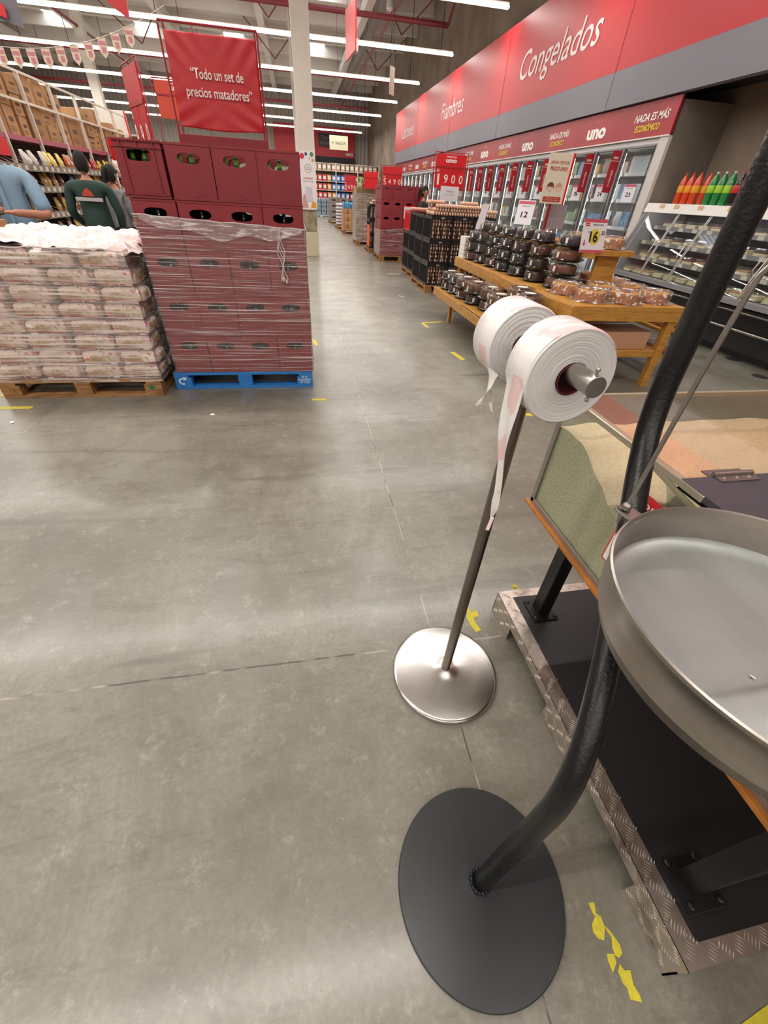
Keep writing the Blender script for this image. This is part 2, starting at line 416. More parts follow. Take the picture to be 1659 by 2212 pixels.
# near column with its poster, far column
M_col = mat('white_column_paint', 'ddd5ca', .6, var=(3, 'cfc6ba', .5))
M_colb = mat('stained_column_base', 'a59a80', .8, var=(9, '7c7258', .9))
M_colf = mat('cream_column_foot', 'cbc3a9', .75, var=(5, 'bdb498', .5))
def column(i, x, y):
    q = B().box(x, y, 1.05, x+.4, y+.4, 7.55, 0).box(x+.02, y+.02, .56, x+.38, y+.38, 1.05, 1).box(x, y, 0, x+.4, y+.4, .56, 2)
    struct(q.out('trim_%d' % (10+i), [M_col, M_colb, M_colf], bevel=.006))
column(1, .125, 13.35); column(2, .12, 26.7); column(3, -9.2, 29)
def poster():
    t = thing('column_poster', 'tall white payment poster with coloured dots on the near white column', 'poster', (.325, 13.35, 1.06))
    F = 13.338
    q = B().box(.14, 13.33, 1.07, .51, 13.349, 2.19)
    q.out('poster_sheet', mat('poster_paper', 'e9e4e6', .5), t, True)
    fr = B().box(.125, 13.325, 1.05, .145, 13.35, 2.2).box(.505, 13.325, 1.05, .525, 13.35, 2.2).box(.125, 13.325, 1.045, .525, 13.35, 1.07)
    fr.out('poster_frame', M_white, t, True)
    def disc(x, z, r, c, nm):
        q = B(); n = 24; q.add([(x+r*math.cos(2*math.pi*i/n), 13.327, z+r*math.sin(2*math.pi*i/n)) for i in range(n)], [tuple(range(n))])
        q.out('coloured_dot', mat(nm, c, .5), t, True)
    disc(.2, 2.1, .055, 'cf2f3c', 'dot_red'); disc(.3, 2.14, .035, '3b5285', 'dot_blue'); disc(.44, 2.14, .045, '56794a', 'dot_green'); disc(.46, 2.03, .032, 'dd9a2e', 'dot_orange'); disc(.38, 2.06, .014, '8a4868', 'dot_plum')
    q = B()
    for i in range(28):
        a, c_ = 2*math.pi*i/28, 2*math.pi*(i+.8)/28
        q.quad((.33+.085*math.cos(a), 13.3265, 1.87+.085*math.sin(a)), (.33+.085*math.cos(c_), 13.3265, 1.87+.085*math.sin(c_)), (.33+.075*math.cos(c_), 13.3265, 1.87+.075*math.sin(c_)), (.33+.075*math.cos(a), 13.3265, 1.87+.075*math.sin(a)), (i//7) % 4)
    q.out('ring', [mat('dot_blue', '3b5285'), mat('dot_green', '56794a'), mat('dot_orange', 'dd9a2e'), mat('dot_red', 'cf2f3c')], t, True)
    text('con\npuntos', (.33, 13.328, 1.87), (1, 0, 0), (0, 0, 1), .04, M_black_ink, t, ext=.003)
    text('cualquier', (.33, 13.328, 1.68), (1, 0, 0), (0, 0, 1), .06, mat('dot_red', 'cf2f3c'), t, ext=.003, width=.24, bold=.01)
    text('medio de pago', (.33, 13.328, 1.62), (1, 0, 0), (0, 0, 1), .04, mat('soft_grey_print', '8d7f88'), t, ext=.003, width=.26)
    q = B(); q.prism([(.25, 1.22), (.42, 1.22), (.4, 1.5), (.24, 1.52)], 0, .003, M=Matrix(((1, 0, 0), (0, 0, -1), (0, 1, 0))).to_3x3())
    for i in range(len(q.v)): v = q.v[i]; q.v[i] = (v[0], 13.324+v[1], v[2])
    q.out('printed_phone', mat('print_lilac', 'cfc6d6'), t, True)
    q = B()
    q.add([(.15, 13.327, 1.08), (.3, 13.327, 1.08), (.27, 13.327, 1.24), (.24, 13.327, 1.33), (.2, 13.327, 1.38), (.17, 13.327, 1.3)], [(0, 1, 2, 3, 4, 5)])
    q.out('printed_hand', mat('print_skin', 'c79a8a'), t, True)
    B().quad((.36, 13.3268, 1.08), (.5, 13.3268, 1.08), (.5, 13.3268, 1.2), (.4, 13.3268, 1.22)).out('printed_sleeve', mat('dot_orange', 'dd9a2e'), t, True)
poster()
# strip lights: a housing, a glowing diffuser, and the lamp itself
M_house = mat('light_housing', 'd5d0cc', .5)
M_tube = mat('lit_diffuser', 'ffffff', .5, emit=('fff6ea', 14.0))
def strip():
    L = STRIPS[0][1]-STRIPS[0][0]
    t = thing('strip_light', '', 'ceiling light')
    B().box(-L/2, -.025, .03, L/2, .025, .09).out('housing', M_house, t)
    B().box(-L/2, -.055, -.005, L/2, .055, .03).out('diffuser', M_tube, t)
    for i in range(5):
        x = -L/2+.4+i*(L-.8)/4; B().cyl((x, 0, .09), (x, 0, 3.0), .012, 6).out('hanger_rod', M_drop, t)
    return t
pr = Proto(strip())
names = {5: 'nearest one in view, ending over the red department sign', 6: 'second nearest, crossing behind the red quote banner'}
for i, (x0, x1, y) in enumerate(STRIPS):
    if y < 9: lab = 'long white strip light overhead, out of frame above the near floor, lamp row %s' % ORD[i]
    elif i == 4: lab = 'long white strip light overhead just above the top of the frame'
    else: lab = 'long white strip light crossing the ceiling, %s row counting back from the nearest' % ORD[i-5]
    r = pr.put(((x0+x1)/2, y, STRIP_Z), 0, lab, 'strip lights across the ceiling')
    ld = bpy.data.lights.new('strip_lamp', 'AREA'); ld.shape = 'RECTANGLE'; ld.size = x1-x0; ld.size_y = .07
    ld.energy = STRIP_POWER; ld.color = (1.0, .95, .89)
    lo = bpy.data.objects.new('strip_lamp', ld); lo.location = ((x0+x1)/2, y, STRIP_Z-.02); C.objects.link(lo)
pr.close()
# department fascia over the freezers
def fascia():
    t = thing('department_sign', 'huge red and grey wall sign band reading Congelados, Fiambres and Lácteos', 'sign', (5.4, 10, 2.78))
    B().box(5.4, -3, 3.24, 5.52, 28.4, 4.74).out('red_panel', mat('glossy_red_vinyl', 'bb1f29', .42, spec=.35), t, True)
    B().box(5.4, -3, 2.78, 5.52, 28.4, 3.239).out('grey_panel', M_grey, t, True)
    q = B()
    for y in (4, 9, 14, 18.5, 23.5): q.box(5.396, y, 2.78, 5.402, y+.008, 4.74)
    q.out('panel_joint', mat('panel_joint_grey', '6b4a50', .6), t, True)  # darker strips drawn along the panel joints
    mw = mat('sign_letter_white', 'e6dcd8', .5)
    for s_, y, w_, h in (('Congelados', 11.42, 3.25, .66), ('Fiambres', 18.4, 2.5, .62), ('Lácteos', 25.35, 2.6, .62)):
        text(s_, (5.395, y, 3.86), (0, -1, 0), (0, 0, 1), h, mw, t, width=w_, shear=.25, bold=.003, name='lettering')
    q = B().box(5.52, -3, 2.9, 6.35, 28.4, 2.95).box(5.52, 28.3, 2.78, 6.35, 28.4, 4.74)
    q.out('backing_shelf', mat('dark_soffit', '2a2423', .8), t, True)
fascia()
# far wall: red promo panel with the dark awning under it
def farpanel():
    t = thing('wall_banner', 'dark red promo banner on the far wall with a dark grey quote box', 'banner', (3.0, 45.8, 3.4))
    B().box(-1.5, 45.7, 3.75, 5.15, 45.9, 5.6).out('banner_panel', M_red, t, True)
    B().box(-1.5, 45.4, 3.3, 5.15, 45.9, 3.74).out('awning', mat('dark_awning', '2c2930', .7), t, True)
    B().box(2.15, 45.66, 4.35, 4.2, 45.7, 5.2).out('quote_box', mat('charcoal_print', '4a4149', .6), t, True)
    text('"Remata sin', (3.15, 45.64, 4.95), (1, 0, 0), (0, 0, 1), .36, mat('faded_print', '9a8f92'), t, width=1.7)
    text('con precios bajos"', (3.2, 45.64, 4.6), (1, 0, 0), (0, 0, 1), .36, mat('faded_print', '9a8f92'), t, width=1.85)
    text('uno', (4.72, 45.64, 3.98), (1, 0, 0), (0, 0, 1), .4, M_wht, t, bold=.02)
farpanel()
# ================================================================ FOREGROUND
M_blk = mat('black_powder_coat', '0e0e10', .3, var=(30, '08080a', .5), bump=(160, .12))
M_base = mat('dark_grey_enamel', '343638', .33, var=(3, '2b2c2e', .7), bump=(120, .03))
def smooth_path(pts, n=5, it=3):
    for _ in range(it):
        q = [pts[0]]
        for a, b_ in zip(pts[:-1], pts[1:]):
            a, b_ = Vector(a), Vector(b_); q += [a*.75+b_*.25, a*.25+b_*.75]
        q.append(pts[-1]); pts = [Vector(p) for p in q]
    return pts
def scale_stand():
    t = thing('scale_stand', 'black bent-pipe stand on a round dark grey floor disc beside the steel pan', 'stand', (.362, .152, 0))
    B().lathe([(.218, 0), (.2215, .003), (.2215, .008), (.219, .0105), (.0, .0115)], n=96).out('base_plate', M_base, t, smooth=True)
    q = B(); rr = random.Random(3)
    for i in range(16):
        a = 2*math.pi*i/16; q.sphere((.0+.024*math.cos(a), .003+.024*math.sin(a), .013), .0055+rr.random()*.002, 8, 6)
    q.out('weld_bead', mat('weld_metal', '26262a', .35, .5), t, smooth=True)
    P = [(.366, .155, .010), (.372, .158, .25), (.378, .160, .50), (.388, .166, .645), (.43, .22, .745), (.50, .335, .86), (.575, .465, .965), (.632, .575, 1.065), (.652, .622, 1.16), (.657, .634, 1.3), (.66, .64, 1.5), (.66, .64, 1.8)]
    top = [(.66, .64, 1.98), (.63, .60, 2.10), (.58, .53, 2.15), (.52, .42, 2.15)]
    pts = smooth_path(P+top, it=3)
    inv = Vector((.362, .152, 0))
    B().tube([p-inv for p in pts], .0222, 28).out('pipe', M_blk, t, smooth=True, ang=60)
    return t
scale_stand()
PC = (.562, .202)    # pan centre
M_pan = mat('dull_aluminium_pan', 'a9acaa', .44, .8, var=(5, '7f8281', .9, (1, .3, 1)), bump=(40, .05))
M_pans = mat('worn_pan_skirt', '8f8882', .42, .8, var=(12, '6d655f', .8))
def pan():
    z = 1.08
    t = thing('hanging_scale_pan', 'round shallow aluminium scale pan hanging from thin steel rods', 'pan', (PC[0], PC[1], .98))
    def L(zw): return zw-.98
    q = B(); q.lathe([(.0, L(1.020)), (.17, L(1.0195)), (.196, L(1.0205)), (.2015, L(1.025))], n=128, k=0, cap=False)
    q.lathe([(.2015, L(1.025)), (.2035, L(1.035)), (.207, L(1.076)), (.2095, L(1.0815)), (.2125, L(1.0805)), (.2125, L(1.074)), (.2090, L(1.071)), (.2075, L(1.034)), (.2045, L(1.014)), (.0, L(1.013))], n=128, k=1, cap=False)
    q.out('pan_dish', [M_pan, mat('bright_aluminium_wall', 'b8b1aa', .33, 1., var=(5, '938a83', .8, (.6, .6, 3)))], t, smooth=True, ang=50)
    B().lathe([(.2065, L(1.036)), (.205, L(1.03)), (.197, L(.995)), (.192, L(.987)), (.186, L(.985)), (.0, L(.984))], n=128, cap=False).out('pan_skirt', M_pans, t, smooth=True, ang=50)
    # carrying lugs and rods
    for i, az in enumerate((109.5, 229.5, 349.5)):
        a = R(az); d = Vector((math.cos(a), math.sin(a), 0)); n = Vector((-d.y, d.x, 0))
        M = Matrix((d, n, Vector((0, 0, 1)))).transposed()
        q = B(); poly = [(.205, -.0155), (.232, -.0155)]+[(.232+.0155*math.cos(R(s_)), .0155*math.sin(R(s_))) for s_ in range(-80, 90, 20)]+[(.232, .0155), (.205, .0155)]
        q.prism(poly, L(1.072), L(1.0755), M=M)
        lug = q.out('lug', M_steel, t, bevel=.0008)
        p = d*.234
        hub = Vector((0, 0, L(1.90)))
        q = B()
        f1 = Vector((p.x, p.y, L(1.05))); f2 = Vector((p.x, p.y, L(1.09)))
        k = p*.985 + Vector((0, 0, L(1.40)))
        q.tube(smooth_path([f1, f2, k, k*.97+Vector((0, 0, .02)), hub], it=3), .0034, 10)
        q.lathe([(.0045, L(1.0765)), (.0075, L(1.078)), (.0078, L(1.083)), (.006, L(1.087)), (.0035, L(1.089))], (p.x, p.y, 0), 10)
        q.out('rod', M_steel, t, smooth=True)
    q = B(); q.sphere((0, 0, L(1.905)), .016, 16, 10); q.tube([(0, 0, L(1.91)), (0, 0, L(1.95)), (.012, 0, L(1.97)), (0, 0, L(1.99)), (-.012, 0, L(1.97))], .003, 8)
    q.out('hook', M_steel, t, smooth=True)
pan()
def dial():
    t = thing('hanging_dial_scale', 'round-faced hanging scale on the stand hook above the frame', 'scale', (PC[0], PC[1], 1.985))
    B().cyl((0, -.03, .1), (0, .03, .1), .1, 40).out('case', M_white, t, smooth=True)
    B().cyl((0, -.033, .1), (0, -.03, .1), .088, 40).out('dial_face', M_wht, t, smooth=True)
    B().tube([(0, 0, .2), (-.015, .06, .2), (-.04, .2, .165)], .006, 8).out('hanger', M_steel, t, smooth=True)
dial()
def ricegrain(x, y, z, rz, label):
    q = B(); q.sphere((0, 0, .0011), .0011, 10, 8)
    q.v = [(v[0]*3.2, v[1], v[2]) for v in q.v]
    o = q.out('rice_grain', mat('rice_white', 'e9e3d2', .5), smooth=True); o.location = (x, y, z); o.rotation_euler = (0, 0, rz)
    tag(o, label, 'rice grain')
d_ = Vector((1606, 1412))
ricegrain(.498, .165, 1.0205, R(115), 'single white rice grain lying in the aluminium scale pan')

# ---- bag roll stand
def roll_stand():
    t = thing('bag_roll_stand', 'steel pole stand on a round steel base holding two plastic bag rolls', 'stand', (.443, .760, 0))
    prof = [(.196, 0), (.200, .002), (.2005, .012), (.197, .0165), (.188, .0185), (.12, .0225), (.06, .0255), (.035, .029), (.024, .034), (.0, .036)]
    q = B(); n = 96; rr = random.Random(4)
    q.lathe(prof, n=n)
    # small dents in the pressed sheet
    for i, v in enumerate(q.v):
        r_ = math.hypot(v[0], v[1])
        if .05 < r_ < .16: q.v[i] = (v[0], v[1], v[2]+.0012*math.sin(3*math.atan2(v[1], v[0])+1)*math.sin(r_*40))
    q.out('base', M_alu, t, smooth=True, ang=50)
    dx = .012
    q = B(); q.cyl((0, 0, .025), (dx, .004, 1.155), .0165, 24)
    q.out('pole', mat('worn_steel_tube', '8c837c', .34, 1., var=(8, '6d625b', .7, (1, 1, .3))), t, smooth=True)
    q = B(); q.cbox(dx, .004, 1.19, .055, .012, .13); q.cbox(dx, .008, 1.15, .05, .03, .05)
    q.out('bracket', mat('bracket_steel', '6e665f', .4, 1.), t, bevel=.002)
    q = B(); q.cyl((.029, -.183, 1.215), (.029, .265, 1.215), .0185, 32)
    q.out('cross_bar', M_steel, t, smooth=True, bevel=.0008)
    for y in (-.172, .25):
        q = B(); q.cyl((.029, y, 1.188), (.029, y, 1.240), .0022, 10); q.sphere((.029, y, 1.241), .0042, 12, 8); q.sphere((.029, y, 1.189), .0038, 12, 8)
        q.out('stop_pin', M_steel, t, smooth=True)
roll_stand()
def roll_mat():
    m = bpy.data.materials.new('printed_bag_film'); m.use_nodes = True; nt = m.node_tree; b = nt.nodes['Principled BSDF']; Lk = nt.links.new
    tc = _n(nt, 'ShaderNodeTexCoord'); mp = _n(nt, 'ShaderNodeMapping'); mp.inputs['Scale'].default_value = (9, 16, 9); Lk(tc.outputs['Object'], mp.inputs[0])
    v = _n(nt, 'ShaderNodeTexVoronoi'); v.distance = 'CHEBYCHEV'; v.inputs['Scale'].default_value = 1.6; Lk(mp.outputs[0], v.inputs['Vector'])
    sp = _n(nt, 'ShaderNodeSeparateColor'); Lk(v.outputs['Color'], sp.inputs[0])
    r = _n(nt, 'ShaderNodeMapRange'); r.inputs[1].default_value = .62; r.inputs[2].default_value = .66; r.inputs[4].default_value = .38; Lk(sp.outputs[0], r.inputs[0])
    mx = _n(nt, 'ShaderNodeMix', data_type='RGBA'); mx.inputs[6].default_value = col4(hx('efebea')); mx.inputs[7].default_value = col4(hx('e58a8f')); Lk(r.outputs[0], mx.inputs[0]); Lk(mx.outputs[2], b.inputs['Base Color'])
    n = _n(nt, 'ShaderNodeTexNoise'); n.inputs['Scale'].default_value = 45; Lk(tc.outputs['Object'], n.inputs['Vector'])
    bp = _n(nt, 'ShaderNodeBump'); bp.inputs['Strength'].default_value = .25; bp.inputs['Distance'].default_value = .004; Lk(n.outputs[0], bp.inputs['Height']); Lk(bp.outputs[0], b.inputs['Normal'])
    b.inputs['Roughness'].default_value = .22; b.inputs['Subsurface Weight'].default_value = .25; b.inputs['Subsurface Scale'].default_value = .01
    return m
M_roll = roll_mat()
M_rollw = mat('white_bag_film_edge', 'ebe7e6', .35, sub=.3)
M_core = mat('dark_red_cardboard_core', '5a1f24', .6)
def bag_roll(y0, y1, label, r=.0885, seed=1):
    yc = (y0+y1)/2; xc = .472; zc = 1.215-.0115; rr = random.Random(seed)
    t = thing('bag_roll', label, 'bag roll', (xc, yc, zc))
    h = (y1-y0)/2; n = 96
    Mx = Matrix(((1, 0, 0), (0, 0, 1), (0, -1, 0)))   # lathe z -> y
    out = [(r-.003, -h), (r, -h+.004), (r, h-.004), (r-.003, h)]
    q = B(); q.lathe(out, n=n, M=Mx, cap=False)
    q.out('printed_wrap', M_roll, t, smooth=True, ang=60)
    # the wound end faces: fine concentric ridges
    for sgn in (-1, 1):
        prof = []; N = 44
        for i in range(N+1):
            rr_ = .030+(r-.003-.030)*i/N
            prof.append((rr_, sgn*(h-.0008*abs(math.sin(i*1.7))*rr.random()*2 - .0015*(1-i/N))))
        q = B(); q.lathe(prof, n=n, M=Mx, cap=False); q.out('wound_edge', M_rollw, t, smooth=True, ang=80)
    q = B(); q.lathe([(.030, -h+.001), (.030, h-.001)], n=48, M=Mx, cap=False); q.lathe([(.0262, -h-.0015), (.0262, h+.0015)], n=48, M=Mx, cap=False)
    for s_ in (-1, 1): q.lathe([(.0262, s_*(h+.0015)), (.0305, s_*(h+.0012))], n=48, M=Mx, cap=False)
    q.out('core', M_core, t, smooth=True)
    return t, (xc, yc, zc)
tr, c = bag_roll(.648, .738, 'nearer white plastic bag roll with a long strip of bags hanging down')
# hanging tail of the near roll
q = B(); N = 60
def tail(u, v):
    # v 0 top .. 1 bottom; strip leaves the roll at its left side and folds together
    ang = math.pi + (-.35+.35*min(v*4, 1))
    if v < .12:
        a = math.pi - (1-v/.12)*1.0; x = -.0893*-math.cos(a) if False else .0893*math.cos(a); z = .0893*math.sin(a)
    else:
        x = -.0895 + .030*(v-.12)**1.3 + .0012*math.sin(v*11); z = -(v-.12)/.88*.345
    wdt = .086*(1-.62*min(1, v*1.6)) if v < .9 else .033*(1-(v-.9)*8)
    wdt = max(wdt, .006)
    y = (u-.5)*wdt - .018*min(1, v*1.6) 
    return (x + .004*math.sin(u*7+v*9)*min(1, v*3), y, z)
q.grid(tail, 8, N)
q.grid(lambda u, v: (-.0650-.012*v+.004*math.sin(u*9), -.022-.012*v+(u-.5)*.016, -.338-.030*v), 4, 6)
q.out('hanging_bags', M_roll, tr, smooth=True, ang=180)
tr2, c2 = bag_roll(.838, .940, 'farther white plastic bag roll with a short crumpled end hanging below', r=.084, seed=2)
q = B()
def tail2(u, v):
    x = -.070+.006*v+.008*math.sin(u*6+v*5)*v + (u-.5)*.045*v; z = -.045-.085*v+.012*math.sin(u*5)*v; y = -.058-.012*math.sin(u*8)*v+(u-.5)*.07*(1-v)
    return (x, y, z)
q.grid(tail2, 12, 12); q.out('hanging_bags', M_roll, tr2, smooth=True, ang=60)

# ---- bulk rice bin on its tread-plate plinth
def tread_mat():
    m = bpy.data.materials.new('aluminium_tread_plate'); m.use_nodes = True; nt = m.node_tree; b = nt.nodes['Principled BSDF']; Lk = nt.links.new
    b.inputs['Metallic'].default_value = .85; b.inputs['Roughness'].default_value = .38
    tc = _n(nt, 'ShaderNodeTexCoord'); n = _n(nt, 'ShaderNodeTexNoise'); n.inputs['Scale'].default_value = 14; n.inputs['Detail'].default_value = 8; Lk(tc.outputs['Object'], n.inputs['Vector'])
    mr = _n(nt, 'ShaderNodeMapRange'); mr.inputs[1].default_value = .5; mr.inputs[2].default_value = .72; mr.inputs[4].default_value = .7; Lk(n.outputs[0], mr.inputs[0])
    mx = _n(nt, 'ShaderNodeMix', data_type='RGBA'); mx.inputs[6].default_value = col4(hx('c3b8ae')); mx.inputs[7].default_value = col4(hx('7d6c5e')); Lk(mr.outputs[0], mx.inputs[0]); Lk(mx.outputs[2], b.inputs['Base Color'])
    return m
M_tread = tread_mat(); M_lid = mat('matt_black_board', '202022', .42, var=(2, '29292b', .7), bump=(200, .1))
X0, X1, Y0, Y1, ZP = .747, 2.05, -.079, 1.021, .125
def plinth():
    t = thing('display_plinth', 'low tread-plate aluminium plinth with black deck under the rice bin', 'plinth', (X0, Y0, 0))
    def side(pa, pb, feet, nrm):       # skirt with arched openings between feet; pa->pb along the edge
        q = B(); pa = Vector(pa); pb = Vector(pb); L = (pb-pa).length; d = (pb-pa)/L
        th = Vector(nrm)*-.004
        for (s0, s1) in feet:
            a, b_ = pa+d*s0, pa+d*s1
            vs = []
            for o in (Vector(), th):
                vs += [a+o, b_+o, b_+o+Vector((0, 0, .075)), a+o+Vector((0, 0, .075))]
            q.add(vs, [(0, 1, 2, 3), (7, 6, 5, 4), (0, 4, 5, 1), (1, 5, 6, 2), (3, 7, 4, 0)])
        vs = []
        for o in (Vector(), th): vs += [pa+o+Vector((0, 0, .075)), pb+o+Vector((0, 0, .075)), pb+o+Vector((0, 0, ZP)), pa+o+Vector((0, 0, ZP))]
        q.add(vs, [(0, 1, 2, 3), (7, 6, 5, 4), (0, 4, 5, 1)])
        return q
    q = side((X0, Y1, 0), (X0, Y0, 0), [(0, .155), (.47, .645), (.945, 1.10)], (-1, 0, 0)); q.out('front_skirt', M_tread, t, True)
    q = side((X0, Y0, 0), (X1, Y0, 0), [(0, .6), (.8, 1.303)], (0, -1, 0)); q.out('side_skirt', M_tread, t, True)
    q = side((X1, Y1, 0), (X0, Y1, 0), [(0, .2), (.55, .75), (1.1, 1.303)], (0, 1, 0)); q.out('side_skirt', M_tread, t, True)
    q = B(); w_ = .052
    q.box(X0, Y0, ZP-.004, X0+w_, Y1, ZP).box(X0+w_, Y0, ZP-.004, X1, Y0+.038, ZP).box(X0+w_, Y1-.038, ZP-.004, X1, Y1, ZP)
    # raised five-bar tread lozenges
    def bars(cx, cy, k, L=.024, sp=.0070):
        a = R(45 if k % 2 else -45); d = Vector((math.cos(a), math.sin(a), 0)); n_ = Vector((-d.y, d.x, 0))
        for i in range(-2, 3):
            c_ = Vector((cx, cy, 0))+n_*i*sp; p = [c_-d*L/2, c_-n_*.0018, c_+d*L/2, c_+n_*.0018]
            q.add([(v.x, v.y, ZP) for v in p]+[(c_.x, c_.y, ZP+.0026)], [(0, 1, 4), (1, 2, 4), (2, 3, 4), (3, 0, 4)])
    k = 0; y = Y0+.03
    while y < Y1-.01:
        bars(X0+.026, y, k); bars(X0+.008 if k % 2 else X0+.044, y+.018, k+1, .012); y += .036; k += 1
    x = X0+.08
    while x < X0+.75:
        bars(x, Y0+.019, k); bars(x, Y1-.019, k+1); x += .036; k += 1
    q.out('tread_border', M_tread, t, True)
    q = B()                                # bars on the vertical front skirt
    k = 0; y = Y0+.03
    while y < Y1-.01:
        for zc in ((.03, .07, .105) if (y > Y1-.155 or Y1-.645 < y < Y1-.47 or y < Y1-.945) else (.105,)):
            a = R(45 if k % 2 else -45)
            for i in range(-2, 3):
                d = Vector((0, math.cos(a), math.sin(a))); n_ = Vector((0, -d.z, d.y)); c_ = Vector((X0, y, zc))+n_*i*.0075
                p = [c_-d*.011, c_-n_*.0016, c_+d*.011, c_+n_*.0016, c_+Vector((-.0024, 0, 0))]
                q.add(p, [(0, 1, 4), (1, 2, 4), (2, 3, 4), (3, 0, 4)])
            k += 1
        y += .036
    q.out('skirt_tread', M_tread, t, True)
    B().box(X0+.05, Y0+.036, ZP-.02, X1, Y1-.036, ZP-.001).out('deck_board', M_lid, t, True)
plinth()
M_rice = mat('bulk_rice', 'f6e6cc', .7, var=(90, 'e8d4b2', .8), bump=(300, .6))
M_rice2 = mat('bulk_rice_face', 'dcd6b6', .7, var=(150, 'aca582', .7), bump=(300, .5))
M_gframe = mat('satin_grey_trim', 'a8a29c', .35, .8)
BX0, BX1, BY0, BY1, BZ0, BZ1 = .772, 2.0, -.35, 1.050, .605, .995
def bin_():
    t = thing('bulk_rice_bin', 'glass-fronted bulk rice dispenser with black hinged lid on square black legs', 'bin', (BX0, BY1, ZP))
    def leg(x, y):
        q = B().box(x-.026, y-.026, ZP, x+.026, y+.026, BZ0-.01)
        o = q.out('leg', mat('satin_black_leg', '0c0c0d', .5), t, True, bevel=.003)
        q = B().box(x-.055, y-.055, ZP, x+.05, y+.05, ZP+.006)
        for sx in (-1, 1):
            for sy in (-1, 1): q.lathe([(.009, 0), (.0085, .003), (.004, .0055), (0, .006)], (x+sx*.041, y+sy*.041, ZP+.006), 12)
        q.out('foot_plate', mat('satin_black_leg', '0c0c0d', .5), o, True, bevel=.001)
    leg(.888, .905); leg(1.75, .905); leg(.872, .055); leg(1.75, .12)
    B().box(.755, BY0, .590, BX1, BY1+.012, .603).out('base_board', mat('orange_wood_edge', 'c07a35', .4, var=(20, 'a05f22', .6)), t, True, bevel=.002)
    # glass front and far side
    q = B().box(BX0, BY0, BZ0, BX0+.006, BY1, BZ1).box(BX0, BY1-.006, BZ0, BX1, BY1, BZ1)
    q.out('front_glass', film('greenish_glass', 'fafcf9', .01, 'cfe0d4', rough=.02, bump=None, gloss=1.1), t, True)
    q = B().box(BX0-.004, BY0, BZ0-.003, BX0+.001, BY1, BZ0+.016).box(BX0-.004, BY1-.017, BZ0, BX0+.001, BY1+.002, BZ1-.004)
    q.out('glass_trim', M_gframe, t, True, bevel=.001)
    q = B().box(BX0-.006, .52, BZ1-.004, BX0+.013, BY1+.004, BZ1+.012).box(BX0, BY1-.008, BZ1-.004, BX1, BY1+.006, BZ1+.008)
    q.out('top_edge', mat('clear_edge_channel', 'b3a995', .2, .4), t, True, bevel=.002)
    B().box(BX0+.013, .585, BZ1+.001, BX1, BY1-.008, BZ1+.007).out('top_glass', film('reflection_tinted_acrylic', 'fef8f2', .01, rough=.02, bump=None, gloss=1.0), t, True)  # faint warm tint puts the red sign band's reflection into the lid colour
    B().box(BX0-.004, BY0, BZ1-.002, BX1, .585, BZ1+.014).out('lid', mat('charcoal_laminate_lid', '47444b', .35, var=(3, '3d3a41', .6)), t, True, bevel=.002)
    B().box(BX0+.0, BY0, BZ1-.012, BX0+.004, .585, BZ1-.002).out('lid_rim', M_black, t, True)
    def hinge(x):
        q = B(); z = BZ1+.014
        q.box(x, .56, z, x+.1, .583, z+.003).box(x, .587, z-.006, x+.1, .612, z-.003)
        q.cyl((x, .585, z+.004), (x+.1, .585, z+.004), .0062, 16)
        for i in range(3): q.lathe([(.005, 0), (.003, .002), (0, .0025)], (x+.018+i*.032, .571, z+.003), 12); q.lathe([(.005, 0), (.003, .002), (0, .0025)], (x+.018+i*.032, .6, z-.003), 12)
        q.out('hinge', mat('chromed_steel', '8f8480', .38, .8), t, True, smooth=True)
    hinge(.845); hinge(1.6)
    B().box(BX0+.006, .035, BZ0, BX1, .043, BZ1-.02).out('divider', M_glass, t, True)
    # bent clear-sheet chute behind the glass
    q = B(); q.grid(lambda u, v: (BX0+.02+.16*v, .72-.34*u, .975-.16*v*v-.05*u), 10, 8); q.out('metal_chute', mat('bright_sheet', 'b9c4bd', .15, .9), t, True, smooth=True)
bin_()
def rice():
    q = B(); nx, ny = 26, 60
    def hgt(x, y):
        # heap drawn down towards the chute near y=.45, level behind
        d = math.hypot((y-.30)*1.0, (x-.80)*.8)
        z = .68+.245*min(1, max(0, (d-.18)/.50))**.8
        z = min(z, .905)
        return z+.004*math.sin(x*31+y*17)+.003*math.sin(y*57-x*23)
    f = lambda u, v: (BX0+.0075+u*(BX1-BX0-.02), .046+v*(BY1-.008-.046), hgt(BX0+u*(BX1-BX0), .046+v*(BY1-.054)))
    q.grid(f, nx, ny, 0)
    # grains pressed against the glass
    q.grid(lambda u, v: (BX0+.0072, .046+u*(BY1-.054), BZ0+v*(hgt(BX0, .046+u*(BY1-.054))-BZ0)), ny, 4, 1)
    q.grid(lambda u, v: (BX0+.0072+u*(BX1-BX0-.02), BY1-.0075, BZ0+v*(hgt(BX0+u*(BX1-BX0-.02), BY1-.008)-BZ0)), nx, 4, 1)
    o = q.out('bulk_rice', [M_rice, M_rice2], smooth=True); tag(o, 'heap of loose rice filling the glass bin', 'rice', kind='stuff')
rice()
def rice_card():
    t = thing('price_card', 'red price card on the rice bin glass, partly hidden by the scale pan', 'price card', (.765, .56, .70))
    B().box(.7655, .44, .695, .7675, .665, .93).out('card', M_sign, t, True)
    text('PRECIO', (.765, .553, .902), (0, -1, 0), (0, 0, 1), .034, M_wht, t, width=.15)
    text('uno', (.765, .553, .845), (0, -1, 0), (0, 0, 1), .09, M_wht, t, width=.17, bold=.03)
    B().box(.7645, .445, .70, .7655, .66, .79).out('price_box', M_wht, t, True)
rice_card()

